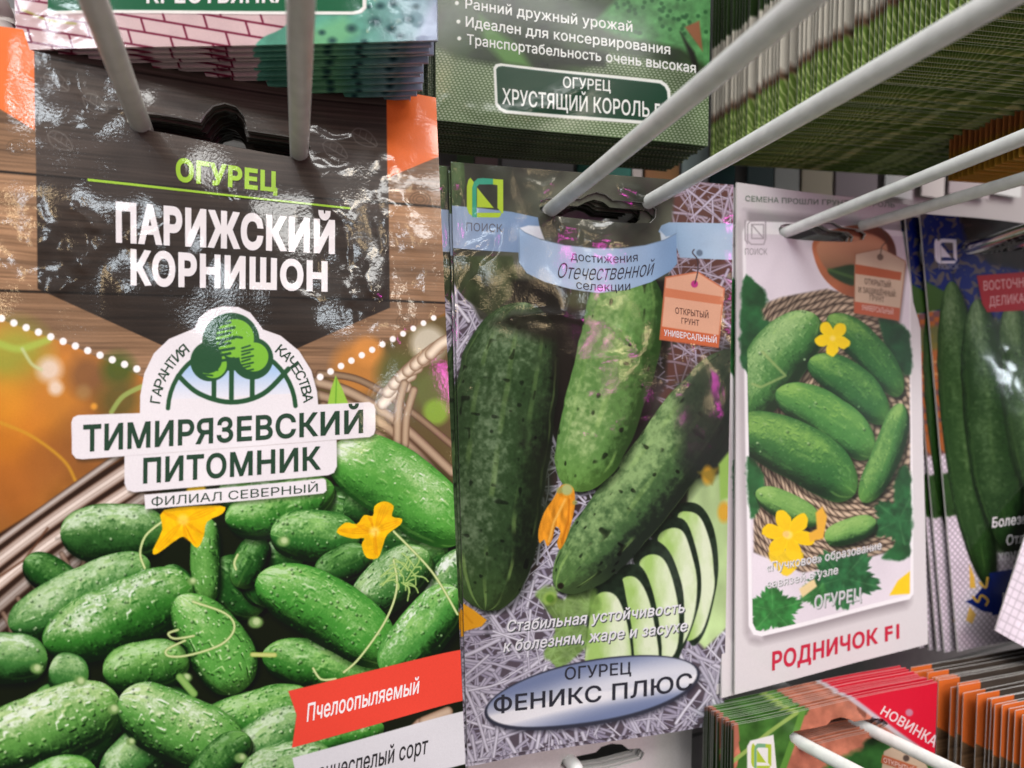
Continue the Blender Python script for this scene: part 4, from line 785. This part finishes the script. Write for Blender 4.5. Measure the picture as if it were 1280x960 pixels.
# ================================================================== packet 4: blue header, long dark cucumbers on pale cloth
def art_blue():
    c = Canvas(1130, 225, 1560, 830, 1.6, (214, 204, 212))
    S, X, Y = c.full()
    ck = np.minimum(np.abs(((X*.8+Y*.6)/5) % 1-.5), np.abs(((X*.75-Y*.65)/5.5) % 1-.5)); c.a[:] = C(200, 186, 198)*(.86+.3*sm(ck, .02, .3)[..., None])*(.9+.2*fbm(X/40, Y/40, 3)[..., None])
    def ornament(X, Y):
        g = vn(X/5+fbm(X/12, Y/12, 2)*3, Y/5+fbm(X/12+9, Y/12, 2)*3)[..., None]; t = sm(g, .52, .75); return C(22, 38, 108)*(1-t*.75)+C(118, 104, 84)*t*.75
    c.poly([(1130, 225), (1560, 180), (1560, 440), (1330, 470), (1250, 470), (1200, 430), (1170, 390), (1130, 360)], ornament, 3)
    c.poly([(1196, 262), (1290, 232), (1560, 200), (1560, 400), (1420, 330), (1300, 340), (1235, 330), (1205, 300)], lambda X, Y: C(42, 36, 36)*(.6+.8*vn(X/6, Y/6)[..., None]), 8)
    c.poly([(1225, 400), (1560, 400), (1560, 700), (1240, 690), (1228, 540)], lambda X, Y: C(58, 76, 48)*(.5+fbm(X/22, Y/40, 3)[..., None]), 8)
    c.poly([(1130, 392), (1184, 388), (1188, 470), (1192, 566), (1140, 572), (1130, 560)], lambda X, Y: (C(176, 100, 54)*(1-(t := sm(vn(X/7, Y/7), .5, .75)[..., None]))+C(122, 84, 84)*t)*(.85+.3*fbm(X/30, Y/30, 2)[..., None]), 3)
    c.poly([(1130, 350), (1152, 348), (1180, 366), (1184, 385), (1160, 390), (1130, 392)], (62, 92, 44), 3); c.poly([(1130, 412), (1186, 405), (1186, 435), (1132, 442)], (98, 118, 58), 5, .7)
    for y in (455, 470): c.line([(1130, y), (1190, y-4)], 3, (210, 160, 110), 2, .7)
    c.poly([(1130, 602), (1160, 596), (1190, 590), (1208, 585), (1208, 640), (1186, 646), (1160, 640), (1130, 648)], lambda X, Y: C(46, 72, 36)*(.7+.6*fbm(X/9, Y/9, 3)[..., None]), 3)
    g = dict(wart=.2, hl=.12, sh=.8, tip=.1, stripe=.25)
    c.cuke(1186, 352, 1236, 735, 23, 10, tone=(44, 72, 36), hi=(92, 122, 74), dk=(20, 32, 18), ws=8, **g); c.cuke(1216, 375, 1260, 690, 28, 8, tone=(40, 66, 34), hi=(92, 120, 76), dk=(18, 30, 18), ws=8, **g)
    c.cuke(1262, 380, 1300, 640, 30, 8, tone=(46, 70, 38), hi=(100, 128, 82), dk=(20, 32, 20), ws=8, **g); c.cuke(1330, 390, 1370, 660, 34, 0, tone=(46, 70, 38), hi=(100, 128, 82), dk=(20, 32, 20), ws=8, **g)
    c.poly([(1217, 345), (1560, 318), (1560, 372), (1228, 391), (1222, 380)], (158, 34, 46), 1.2)
    c.poly([(1235, 716), (1560, 650), (1560, 712), (1240, 769)], (26, 44, 112), 1.2)
    c.poly([(1207, 752), (1216, 748), (1224, 738), (1230, 730), (1240, 722), (1242, 766), (1228, 764), (1218, 758)], (26, 42, 108), 1.2)
    for p in ([(1224, 728), (1231, 734), (1233, 722)], [(1216, 746), (1222, 752), (1226, 744), (1234, 750), (1232, 756)]): c.line(p, 3, (206, 160, 70), 1, 1, 4)
    c.poly([(1211, 705), (1217, 720), (1219, 735), (1212, 735)], (220, 170, 70), 1.5); c.poly([(1212, 758), (1220, 768), (1216, 780), (1208, 776)], (214, 168, 90), 1.5)
    emblem(c, lambda x, y: (1168+26*x, 298+32*y), 0, 0, (226, 226, 236))
    rr = random.Random(4)
    for i in range(16):
        x, y = rr.uniform(1190, 1300), rr.uniform(380, 560); c.crease([(x, y), (x+rr.uniform(-6, 6), y+20), (x+rr.uniform(-10, 10), y+45)], rr.uniform(4, 7), rr.uniform(-.5, .6))
    c.crease([(1152, 300), (1160, 420), (1178, 560), (1192, 700)], 4, .3)
    return c
cv4 = art_blue()
p, q = hedge((1198, 815), (1462, 757), .085); U4 = (q-p)/np.linalg.norm(q-p)*.085
P3 = onY(1198, 815, .142); P0 = onY(1150, 266, .150)
k4 = Packet(P0, U4, P3-P0, .004, .0008, .0006, 12)
k4.place('blue headed packet of long dark cucumbers with red label, front of its hook', 'seed packet', 'blue headed cucumber packets at the right edge')
k4.texture(cv4, 'blue', 600, 1200)
mk4 = dict(hgt=k4.hgt, rough=.26, grain=.12, coat=.5, bump=1.0)
m4 = print_mat('blue_print', img=k4.img, **mk4)
HOLE4 = [(1200, 310), (1204, 302), (1220, 300), (1250, 297), (1262, 290), (1275, 288), (1285, 293), (1310, 290), (1318, 296), (1314, 305), (1280, 312), (1230, 317), (1206, 318)]
k4.sleeve(m4, [k4.uv(*p) for p in HOLE4], .005)
PALE4 = ink('pale_ink', (222, 216, 220), mk4)
em = k4.decal('brand_emblem', [(1167, 297), (1194, 298), (1195, 330), (1190, 332), (1172, 331), (1167, 322)], m4)
k4.text('emblem_lettering', [ln('ПОИСК', 1172, 337, 1195, 336.5, 6, 6, .0)], ink('grey_ink', (140, 146, 176), mk4), em)
rl = k4.decal('red_label', [(1217, 345), (1330, 336), (1330, 384), (1228, 391), (1222, 380)], m4)
k4.text('label_lettering', [ln('ВОСТОЧНЫЙ', 1225, 364, 1296, 357, 12, 12, .01), ln('ДЕЛИКАТЕС', 1231, 383.5, 1300, 376, 12, 12, .01)], ink('pink_ink', (206, 150, 150), mk4), rl)
k4.text('slogan', [ln('Болезнеустойчивый', 1237, 659, 1352, 640, 13, 13, .014), ln('Отличный вкус', 1254, 681, 1345, 664, 13, 13, .014), ln('хрустящий', 1245, 701, 1310, 690, 13, 13, .014)], PALE4)
nb = k4.decal('name_panel', [(1236, 716), (1400, 683), (1400, 738), (1241, 768)], m4)
k4.text('name_lettering', [ln('К', 1251, 762, 1266, 759, 21, 21, .01)], PALE4, nb)
cs = copies(k4, 5, .0022, 'blue headed cucumber packets at the right edge', 'blue headed cucumber packet behind the front one, only its left margin showing', (.0006, .0006, .4), 6)
for i, c_ in enumerate(cs): c_.matrix_world = Matrix.Translation((-.0042-.0016*i, 0, -.0005)) @ c_.matrix_world
hook('pair of bright chrome prongs through the blue headed packet', k4, [((1206, 310), (1280, 284)), ((1262, 306), (1330, 286))], .0018, M_CHROME, .11)
P3 = onY(1244, 788, .130); Pt = onY(1282, 668, .134); V_ = -(Pt-P3)/np.linalg.norm(Pt-P3)*.165; U_ = np.array([1, -.30, .22]); U_ = U_-V_*(U_@V_)/(V_@V_); U_ = U_/np.linalg.norm(U_)*.085
k4b = Packet(P3-V_, U_, V_, .002, .0004, .0006, 13).place('packet with pale checked cloth picture hanging askew at the right edge, only its corner showing')
def art_cloth():
    c = Canvas(1200, 300, 1700, 900, 1.2, (220, 208, 216)); S, X, Y = c.full()
    ck = np.minimum(np.abs(((X*.9+Y*.4)/9) % 1-.5), np.abs(((X*.45-Y*.85)/10) % 1-.5)); c.a[:] = C(214, 202, 212)*(.84+.22*sm(ck, .01, .12)[..., None])*(.92+.16*fbm(X/30, Y/30, 3)[..., None]); return c
k4b.texture(art_cloth(), 'cloth', 300, 580); k4b.sleeve(print_mat('cloth_print', img=k4b.img, hgt=k4b.hgt, rough=.35, grain=.4))
# ================================================================== upper row
def up(H): return np.array([0, 0, -H])
Z3 = np.array([0, 0, 1.0])
# A: pale brick picture, teal cucumber
a, b = hedge((21, 63), (546.5, 50), .085)
kA = Packet(a+Z3*.165, b-a, -Z3*.165, .0, .0003, .0006, 20)
def art_brick():
    c = Canvas(0, -1010, 580, 90, 1.3, (226, 196, 198)); S, X, Y = c.full()
    r = (Y+1000-(X-20)*.16)/17.5; k = np.floor(r); s = (X-(Y*.3))/50+.5*(k % 2)+.13*vn(k*7.3, k*0)
    e = np.minimum(np.minimum(r % 1, 1-r % 1)*17.5, np.minimum(s % 1, 1-s % 1)*50); t = sm(e, .7, 1.9)[..., None]
    c.a[:] = (C(126, 34, 62)*(1-t)+C(228, 196, 196)*t)*(.92+.15*fbm(X/40, Y/40, 3)[..., None])
    c.a[:] *= .92
    c.line([(28, 12), (60, 25), (95, 30)], 3, (160, 160, 60), 2, .7, 4)
    cu = [(317, 58), (330, 45), (350, 36), (366, 18), (390, -40), (470, -120), (600, -160), (600, 90), (300, 90)]
    c.poly(cu, lambda X, Y: (C(92, 158, 134)*(1-(t := sm(X, 420, 545)[..., None]))+C(128, 152, 164)*t)*(.8+.35*fbm(X/16, Y/16, 3)[..., None]), 2, 1, 3)
    c.poly([(380, 40), (430, 20), (446, 40), (420, 62), (380, 62)], (122, 188, 130), 14, .7)
    for x, y, r in ((469, 26, 6.5), (439, 35, 6), (489, 36, 6), (511, 24, 5), (475, 7, 5), (491, 4, 5), (402, 40, 4), (461, 8, 3), (415, 50, 5), (520, 8, 4), (500, 45, 5), (455, 52, 4)):
        c.dot(x, y, r, (34, 62, 66), r*1.1, .85, r*.75)
    c.poly([(540, 2), (560, -5), (560, 60), (515, 60), (525, 35)], (176, 176, 210), 10, .55)
    c.poly([(60, -60), (452, -60), (458, -40), (458, 10), (452, 16), (442, 18), (118, 17), (60, 19)], (240, 236, 230), 1); c.poly([(60, -56), (448, -56), (453, -40), (453, 8), (448, 12.5), (440, 14), (118, 13), (60, 14)], (34, 100, 66), 1)
    for i in range(24): x = random.uniform(440, 545); y = random.uniform(-20, 56); c.crease([(x, y), (x+random.uniform(-14, 14), y+random.uniform(-12, 12))], 3.5, random.uniform(-.25, .35), 0)
    for i in range(14): x = random.uniform(25, 130); y = random.uniform(-10, 50); c.crease([(x, y), (x+random.uniform(-20, 20), y+random.uniform(-12, 12))], 5, random.uniform(-.25, .35), 0)
    return c
kA.place('packet with pink brick picture, teal spotted cucumber and green name label above', 'seed packet', 'pink brick cucumber packets at the upper left')
kA.texture(art_brick(), 'brick', 760, 1500); mkA = dict(hgt=kA.hgt, rough=.25, grain=.12, coat=.6)
mA = print_mat('brick_print', img=kA.img, **mkA); kA.sleeve(mA, [kA.uv(x, y) for x, y in [(150, -880), (400, -880), (400, -830), (150, -830)]], .006, edge=print_mat('brick_edge', img=kA.img, rough=.4, grain=.2))
lb = kA.decal('name_label', [(60, -60), (452, -60), (458, -40), (458, 10), (452, 16), (442, 18.3), (118, 17.3), (60, 19)], mA)
kA.text('label_lettering', [ln('КРЕСТЬЯНКА F1', 184, 5, 392, 3, 24, 24, .026)], ink('white_ink', (238, 236, 232), mkA), lb)
copies(kA, 15, .0022, 'pink brick cucumber packets at the upper left', 'pink brick cucumber packet in the stack behind, only its dark bottom edge showing', (.0010, .0003, .2), 31)
# B: green sackcloth picture with green name label
a, b = hedge((545, 150), (885, 183), .085)
kB = Packet(a+Z3*.165, b-a, -Z3*.165, .0, .0003, .0006, 23)
def art_sack():
    c = Canvas(520, -560, 905, 200, 1.9, (60, 82, 52)); S, X, Y = c.full()
    r = (Y-(X-545)*.1)/3.1; k = np.floor(r); s = X/5.2+.5*(k % 2)+Y*.06; e = (np.abs(np.sin(math.pi*r))*np.abs(np.sin(math.pi*s)))[..., None]
    c.a[:] = (C(66, 88, 52)*(1-e)+C(170, 184, 156)*e)*(.8+.4*fbm(X/50, Y/50, 3)[..., None])
    dk = [(520, -600), (905, -600), (905, 120), (880, 90), (860, 84), (760, 66), (700, 110), (640, 84), (580, 74), (545, 60), (520, 60)]
    c.poly(dk, lambda X, Y: C(50, 68, 40)*(.5+1.0*fbm(X/40, Y/40, 3)[..., None]), 10)
    c.poly([(740, 30), (800, -30), (905, -60), (905, 100), (850, 60), (780, 48)], lambda X, Y: C(82, 140, 82)*(.7+.5*fbm(X/9, Y/9, 3)[..., None]), 8)
    for i in range(60): x = random.uniform(770, 885); y = random.uniform(-20, 44); c.dot(x, y, 2.6, (36, 80, 44), 2, .75)
    c.poly([(600, 20), (650, 60), (665, 84), (630, 78), (605, 50)], (98, 150, 72), 10, .8); c.poly([(560, 10), (590, 60), (570, 74), (545, 50)], (54, 78, 46), 10, .8); c.poly([(690, 60), (760, 66), (756, 84), (690, 80)], (30, 36, 26), 6, .8)
    c.poly([(856, 34), (874, 26), (878, 64), (866, 48)], (136, 90, 62), 3); c.poly([(850, 40), (868, 66), (876, 100), (866, 84)], (34, 36, 28), 4)
    for x, y in ((571, 4), (573, 27), (574, 48)): c.dot(x, y, 2.6, (226, 232, 222), 1)
    o = [(617, 84), (620, 79.5), (626, 78.5), (826, 101), (833, 106), (837, 113), (840, 150), (837, 156.5), (831, 158), (632, 141), (624, 137), (619, 130)]
    c.poly(o, (222, 226, 218), 1); c.poly([(620.5, 86), (623, 83), (628, 82), (824, 105), (830, 109), (833, 115), (836, 148), (833.5, 152.5), (829, 153.5), (634, 137), (627, 134), (622.5, 128)], (24, 66, 46), 1)
    c.crease([(640, 140), (700, 122), (720, 112)], 7, .5); c.crease([(560, 132), (640, 142), (700, 134)], 5, .4)
    return c
kB.place('packet on green sackcloth picture with white bullet lines and green name label', 'seed packet', 'green sackcloth cucumber packets at the upper middle')
kB.texture(art_sack(), 'sack', 800, 1500); mkB = dict(hgt=kB.hgt, rough=.25, grain=.12, coat=.22)
mB = print_mat('sack_print', img=kB.img, **mkB); kB.sleeve(mB, None, .006, edge=print_mat('sack_edge', img=kB.img, rough=.4, grain=.2))
WB = ink('white_ink', (226, 230, 224), mkB)
kB.text('slogan', [ln('Ранний дружный урожай', 581.6, 11, 790, 40.5, 13, 13, .012), ln('Идеален для консервирования', 582, 33.5, 837, 69, 13, 13, .012), ln('Транспортабельность очень высокая', 583.6, 55.5, 869, 92, 13, 13, .012)], WB)
lb = kB.decal('name_label', [(617, 84), (620, 79.5), (626, 78.5), (826, 101), (833, 106), (837, 113), (840, 150), (837, 156.5), (831, 158), (632, 141), (624, 137), (619, 130)], mB)
kB.text('label_lettering', [ln('ОГУРЕЦ', 704, 109, 763, 114.5, 14, 13.5, .012), ln('ХРУСТЯЩИЙ КОРОЛЬ F1', 628, 129.5, 830, 149, 20, 19, .014)], WB, lb)
copies(kB, 13, .0016, 'green sackcloth cucumber packets at the upper middle', 'green sackcloth packet in the stack behind, only its dark bottom edge showing', (.0006, .0003, .2), 33)
# C: the deep stack at the upper right, white and green left margins, dark undersides
a, b = hedge((888, 205), (1172, 222), .1)
kC = Packet(a+Z3*.185, b-a, -Z3*.185, .0, .0002, .00025, 27)
def art_spike():
    c = Canvas(870, -440, 1200, 240, 1.6, (40, 60, 34)); S, X, Y = c.full()
    f = fbm(X/30, Y/30, 3)[..., None]; c.a[:] = C(56, 74, 44)*(.45+.9*f); yb = Y-(X-888)*.06
    c.poly([(870, 58), (940, 66), (990, 40), (1060, 62), (1200, 50), (1200, 150), (870, 150)], (224, 214, 198), 4)
    th = np.arctan2(yb-178, X-930); rad = np.hypot(yb-178, X-930)
    c.poly([(870, 134), (897, 150), (900, 146), (930, 120), (960, 142), (1010, 128), (1060, 150), (1200, 140), (1200, 176), (870, 170)], (112, 84, 70), 9)
    def leaf(X, Y):
        t = np.arctan2(Y-230, X-925); s = sm(np.sin(t*64+vn(X/6, Y/6)*3), .1, .9)[..., None]; return (C(122, 150, 72)*(1-s)+C(190, 206, 130)*s)*(.8+.35*fbm(X/12, Y/12, 2)[..., None])
    c.poly([(870, 152), (900, 156), (930, 148), (990, 156), (1060, 160), (1200, 160), (1200, 245), (870, 245)], leaf, 5)
    return c
kC.place('packet in the deep fanned stack at the upper right, white and green left margin', 'seed packet', 'deep fanned stack of packets at the upper right')
kC.texture(art_spike(), 'spike', 520, 1080); mkC = dict(hgt=kC.hgt, rough=.30, grain=.3, coat=.3)
mC = print_mat('spike_print', img=kC.img, **mkC); kC.sleeve(mC, None, .02, edge=print_mat('spike_edge', img=kC.img, rough=.3, grain=.2, lighten=.42))
copies(kC, 62, .00145, 'deep fanned stack of packets at the upper right', 'packet in the deep fanned stack at the upper right, white and green left margin', (.0005, .0006, .35), 41, sgn=1, gaps={13: 2.2, 21: 2.5, 22: 2.4, 34: 2.5})
# D: ochre bottoms beside it
a, b = hedge((1186, 226), (1470, 243), .1)
kD = Packet(a+Z3*.185, b-a, -Z3*.185, .0, .0002, .0003, 29)
def art_ochre():
    c = Canvas(1170, -440, 1500, 260, .8, (196, 138, 40)); S, X, Y = c.full(); c.a[:] = C(206, 150, 56)*(.8+.4*fbm(X/30, Y/24, 3)[..., None]); c.poly([(1170, 130), (1500, 130), (1500, 196), (1170, 190)], (214, 130, 74), 8); return c
kD.place('packet with ochre lower edge stacked at the right edge above the chrome prongs', 'seed packet', 'ochre packets at the right edge')
kD.texture(art_ochre(), 'ochre', 260, 520); mD = print_mat('ochre_print', img=kD.img, hgt=kD.hgt, rough=.35, grain=.3); kD.sleeve(mD, None, .02, edge=mD)
copies(kD, 16, .0016, 'ochre packets at the right edge', 'packet with ochre lower edge stacked at the right edge above the chrome prongs', (.0004, .0004, .2), 43, sgn=1)
# ================================================================== lower row
a, b = hedge((915, 907), (1172, 853), .080)
kE = Packet(a, b-a, -Z3*.165, .0, .0003, .0003, 51)
def art_new():
    c = Canvas(890, 820, 1210, 1480, 1.9, (196, 110, 88)); S, X, Y = c.full(); c.a[:] = C(192, 116, 92)*(.75+.5*fbm(X/14, Y/14, 4)[..., None])
    lf = lambda p, col=(70, 112, 50), so=2: c.poly(p, lambda X, Y: C(*col)*(.7+.6*fbm(X/16, Y/16, 3)[..., None]), so, 1, 3, 5)
    lf([(912, 905), (960, 890), (1006, 884), (1008, 890), (996, 912), (984, 940), (970, 975), (940, 1000), (905, 990), (925, 940)]); c.line([(912, 955), (960, 915), (1000, 888)], 5, (150, 176, 90), 1.6, 1, 4); c.line([(1004, 885), (996, 910), (978, 960)], 8, (98, 146, 62), 2, 1, 4)
    c.poly([(905, 895), (922, 897), (924, 925), (914, 950), (905, 950)], (176, 106, 86), 2); c.poly([(880, 925), (917, 905), (917, 940), (916, 1480), (880, 1480)], (40, 54, 34), 2); c.poly([(880, 900), (917, 900), (917, 912), (880, 916)], (112, 70, 58), 2); lf([(1080, 930), (1100, 925), (1110, 960), (1075, 975)], (46, 72, 40), 5); lf([(1000, 975), (1180, 950), (1200, 1480), (900, 1480), (905, 1010)], (52, 98, 46), 8)
    lf([(1068, 880), (1080, 884), (1085, 895), (1080, 896)], (120, 70, 54)); c.dot(1098, 902, 8, (48, 34, 40), 2)
    c.poly([(1064, 873), (1120, 850), (1210, 830), (1210, 990), (1190, 960), (1140, 928), (1100, 898)], (222, 34, 58), 1.2); c.line([(1064, 873), (1100, 900), (1140, 930), (1190, 962)], 6, (206, 196, 204), 3, .9, 3)
    c.dot(1137, 891, 4.5, (196, 140, 160), 2, .9)
    c.poly([(933, 932), (937, 925), (966, 917.5), (970, 960), (968, 985), (933, 990)], (232, 228, 224), 1.2); emblem(c, lambda x, y: (938+25*x, 928+32*y), (120, 170, 130), (176, 196, 60))
    c.poly([(1106, 940), (1120, 932), (1150, 942), (1160, 960), (1150, 1020), (1096, 1010)], (196, 172, 146), 1.2); c.poly([(1104, 944), (1146, 958), (1144, 968), (1102, 954)], (182, 100, 66), 1.2); c.dot(1133, 948, 4, (88, 74, 66), 1.4)
    return c
kE.place('packet with green leaf, terracotta ground and red corner, front of the lower row', 'seed packet', 'red cornered cucumber packets in the lower row')
kE.texture(art_new(), 'new', 640, 1240); mkE = dict(hgt=kE.hgt, rough=.33, grain=.3, coat=.2)
mE = print_mat('new_print', img=kE.img, **mkE)
HOLEE = [(986, 919), (992, 913.5), (1020, 909.5), (1034, 906.5), (1040, 900), (1052, 897), (1063, 900), (1069, 903), (1095, 899), (1107, 899.5), (1112, 907), (1102, 914), (1060, 922), (1020, 931), (998, 934), (988, 928)]
kE.sleeve(mE, [kE.uv(*p) for p in HOLEE], .006, edge=print_mat('new_edge', img=kE.img, rough=.35, grain=.2, lighten=.22))
kE.decal('red_corner', [(1066, 875.5), (1120, 864.5), (1171, 854), (1178, 948), (1140, 926), (1100, 896)], mE); kE.decal('brand_emblem', [(933.5, 932), (937.5, 925), (965.5, 918), (969.5, 960), (967.5, 985), (933.5, 989)], mE)
kE.text('corner_lettering', [('НОВИНКА', ((1107, 883), (1173, 921), (1167, 934), (1101, 893)), .014, 0, 0)], ink('white_ink', (236, 214, 216), mkE))
kE.text('tag_lettering', [ln('ОТКРЫТЫЙ', 1105, 953, 1143, 966, 6, 6, .01)], ink('pink_ink', (232, 200, 188), mkE))
copies(kE, 19, .00068, 'red cornered cucumber packets in the lower row', 'red cornered cucumber packet stacked behind the front one, only its top edge showing', (.0004, .0005, .12), 53)
hook('pair of pale wire prongs through the red cornered packet at the bottom', kE, [((1002, 926.5), (1066, 960)), ((1094, 913), (1191, 960))], .0019, M_WIRE, .09)
# G: more of the dark wood packets, seen edge on at the lower right
a, b = hedge((1262, 886), (1512, 834), .099)
kG = Packet(a, b-a, -Z3*.19, .0, .0002, .0002, 57)
kG.place('dark wood packet with orange corner in the long stack at the lower right', 'seed packet', 'orange cornered packets at the lower right')
mG = print_mat('orange_corner_print', img=k1.img, hgt=k1.hgt, rough=.3, grain=.3, coat=.2); kG.sleeve(mG, None, .02, edge=M_EDGE)
labG = 'dark wood packet with orange corner in the long stack at the lower right'
copies(kG, 15, .0016, 'orange cornered packets at the lower right', labG, (.0007, .0012, .5), 59, gaps={5: 2.4, 9: 2.2, 13: 2.0})
copies(kG, 8, .0020, 'orange cornered packets at the lower right', labG, (.0007, .0010, .5), 61, sgn=1)
# H: white topped packet at the bottom
a, b = hedge((585, 956), (865, 905), .0775)
kH = Packet(a, b-a, -Z3*.16, .002, .0003, .0006, 63)
def art_plain():
    c = Canvas(560, 880, 900, 1500, .8, (208, 200, 200)); S, X, Y = c.full(); c.a[:] = C(208, 200, 199)*(.97+.06*fbm(X/60, Y/60, 3)[..., None]); c.poly([(560, 1010), (900, 960), (900, 1500), (560, 1500)], (90, 130, 76), 6); return c
kH.place('plain white topped packet at the bottom beneath the silver name plate')
kH.texture(art_plain(), 'plain', 260, 520); kH.sleeve(print_mat('plain_print', img=kH.img, hgt=kH.hgt, rough=.45, grain=.2), [kH.uv(*p) for p in [(700, 958), (704, 949), (725, 945), (745, 941), (752, 934), (765, 930), (778, 931), (786, 937), (800, 936), (806, 942), (802, 951), (760, 962), (715, 968)]], .005)
copies(kH, 4, .0014, 'white topped packets at the bottom', 'plain white packet hidden behind the front one, seen through its hole', (.0003, .0004, .2), 65)
kH.root['group'] = 'white topped packets at the bottom'
hook('short round tipped pale prong in the white topped packet at the bottom', kH, [((713, 951), (800, 1060))], .0022, M_WIRE, .004)
# bent grey wire of the neighbouring hook, upper left corner
r = bpy.data.objects.new('display_hook', None); COL.objects.link(r); r.empty_display_size = .01
tag(r, 'bent grey wire end in the upper left corner beside the brick packet', 'hook', 'wire hooks of the seed rack')
pts = spline([ray(6, 90)*.150, ray(8, 48)*.128, ray(4, 22)*.126, ray(-14, -10)*.122, ray(-60, -60)*.118], 6, False); r.location = Vector(pts[0]+ORG)
tube('prong', [p-pts[0] for p in pts], .0021, M_WIREG, r)
tube('tip_cap', [pts[-1]-pts[0], pts[-1]-pts[0]+(pts[-1]-pts[-2])*.6], .0026, M_WIREG, r)
# coloured cards standing in for blurred packets behind, in the gap between the rows
rl = bpy.data.objects.new('backdrop_rail', None); COL.objects.link(rl); rl.location = Vector(onY(900, 222, .208)+ORG); rl.empty_display_size = .01
tag(rl, 'long pale strip backing the coloured cards behind the packets between the two rows', 'backing strip')
V, Fc = boxmesh(-.4, .5, 0, .004, -.012, .020); newobj('rail_strip', V, Fc, [print_mat('rail_paint', (176, 170, 168), rough=.4, grain=.2)], rl, smooth=False)
V, Fc = boxmesh(-.4, .5, -.002, -.0001, -.012, -.0105); newobj('rail_lip', V, Fc, [print_mat('rail_lip_paint', (214, 210, 206), rough=.4, grain=.2)], rl, smooth=False)
for x0, x1, col, nm in ((572, 592, (150, 180, 130), 'green'), (594, 622, (240, 200, 204), 'pink'), (628, 716, (244, 238, 242), 'white'), (722, 788, (70, 150, 134), 'teal'), (790, 802, (224, 222, 214), 'narrow white'), (806, 848, (168, 124, 84), 'tan'), (852, 884, (190, 206, 204), 'pale blue'), (888, 918, (38, 98, 92), 'dark teal'),
        (934, 966, (70, 92, 92), 'slate'), (968, 998, (214, 212, 206), 'off white'), (1002, 1040, (222, 204, 176), 'cream'), (1044, 1096, (170, 150, 156), 'mauve'), (1106, 1140, (230, 228, 228), 'bright white'), (1152, 1180, (226, 222, 214), 'ivory'), (1186, 1236, (186, 176, 176), 'grey'), (1242, 1276, (220, 222, 218), 'chalk white')):
    a, b = onY(x0, 222, .205), onY(x1, 222, .205); w = (b-a)[0]; V, Fc = boxmesh(-w/2, w/2, -.0004, .0004, -.010, .016)
    o = newobj('backdrop_card', V, Fc, [print_mat('card_'+nm.replace(' ', '_'), col, rough=.4, grain=.2)], None, smooth=False); o.location = Vector((a+b)/2+ORG)
    tag(o, nm+' card standing in for a blurred packet behind, in the gap between rows', 'coloured card', 'coloured cards in the gap')

# ------------------------------------------------------------------ added unseen lamps, one for each glint wanted on the film
def hang_glint_lamp(pk, x, y, dist, size, power, col, name='glint_lamp'):
    u, v = pk.uv(x, y); P = pk.P0+u*pk.U+v*pk.V; d = P/np.linalg.norm(P); r = d-2*(d@pk.n)*pk.n
    L = P+r*dist+ORG; lamp(name, tuple(L), tuple(P+ORG), size, size*.55, power, col)
GOLD, COOL, PINK = (1, .74, .42), (.84, .93, 1), (1, .06, .68)
for pk, x, y, dist, size, power, col in ((k1, 462, 330, 4.5, .34, 5.5, COOL), (k1, 112, 312, 4.0, .32, 4.8, COOL), (k1, 450, 190, 3.8, .2, 2.2, GOLD), (k1, 525, 270, 4.2, .24, 2.4, GOLD), (k1, 110, 120, 3.6, .12, 1.3, COOL), (k1, 20, 320, 4, .18, 1.7, GOLD),
        (k2, 592, 350, 5.0, .2, 3.2, GOLD), (k2, 622, 315, 5.5, .2, 3.4, COOL), (k2, 820, 390, 5.5, .24, 6, GOLD), (k2, 870, 460, 5.2, .18, 4, GOLD), (k2, 745, 292, 3.6, .15, 3.8, PINK), (k2, 700, 400, 3.2, .08, 1.7, PINK), (k2, 830, 508, 3.4, .09, 1.9, PINK), (k2, 780, 438, 3.3, .07, 1.3, PINK), (k2, 665, 225, 4.6, .10, 1.1, GOLD),
        (kB, 690, 136, 2.6, .12, 1.3, (1, .9, .75)), (kA, 70, 25, 2.4, .20, 2.5, COOL), (kA, 500, 30, 2.6, .16, 1.5, COOL), (k4, 1262, 430, 4.0, .26, 4, COOL)):
    hang_glint_lamp(pk, x, y, dist, size, power, col)
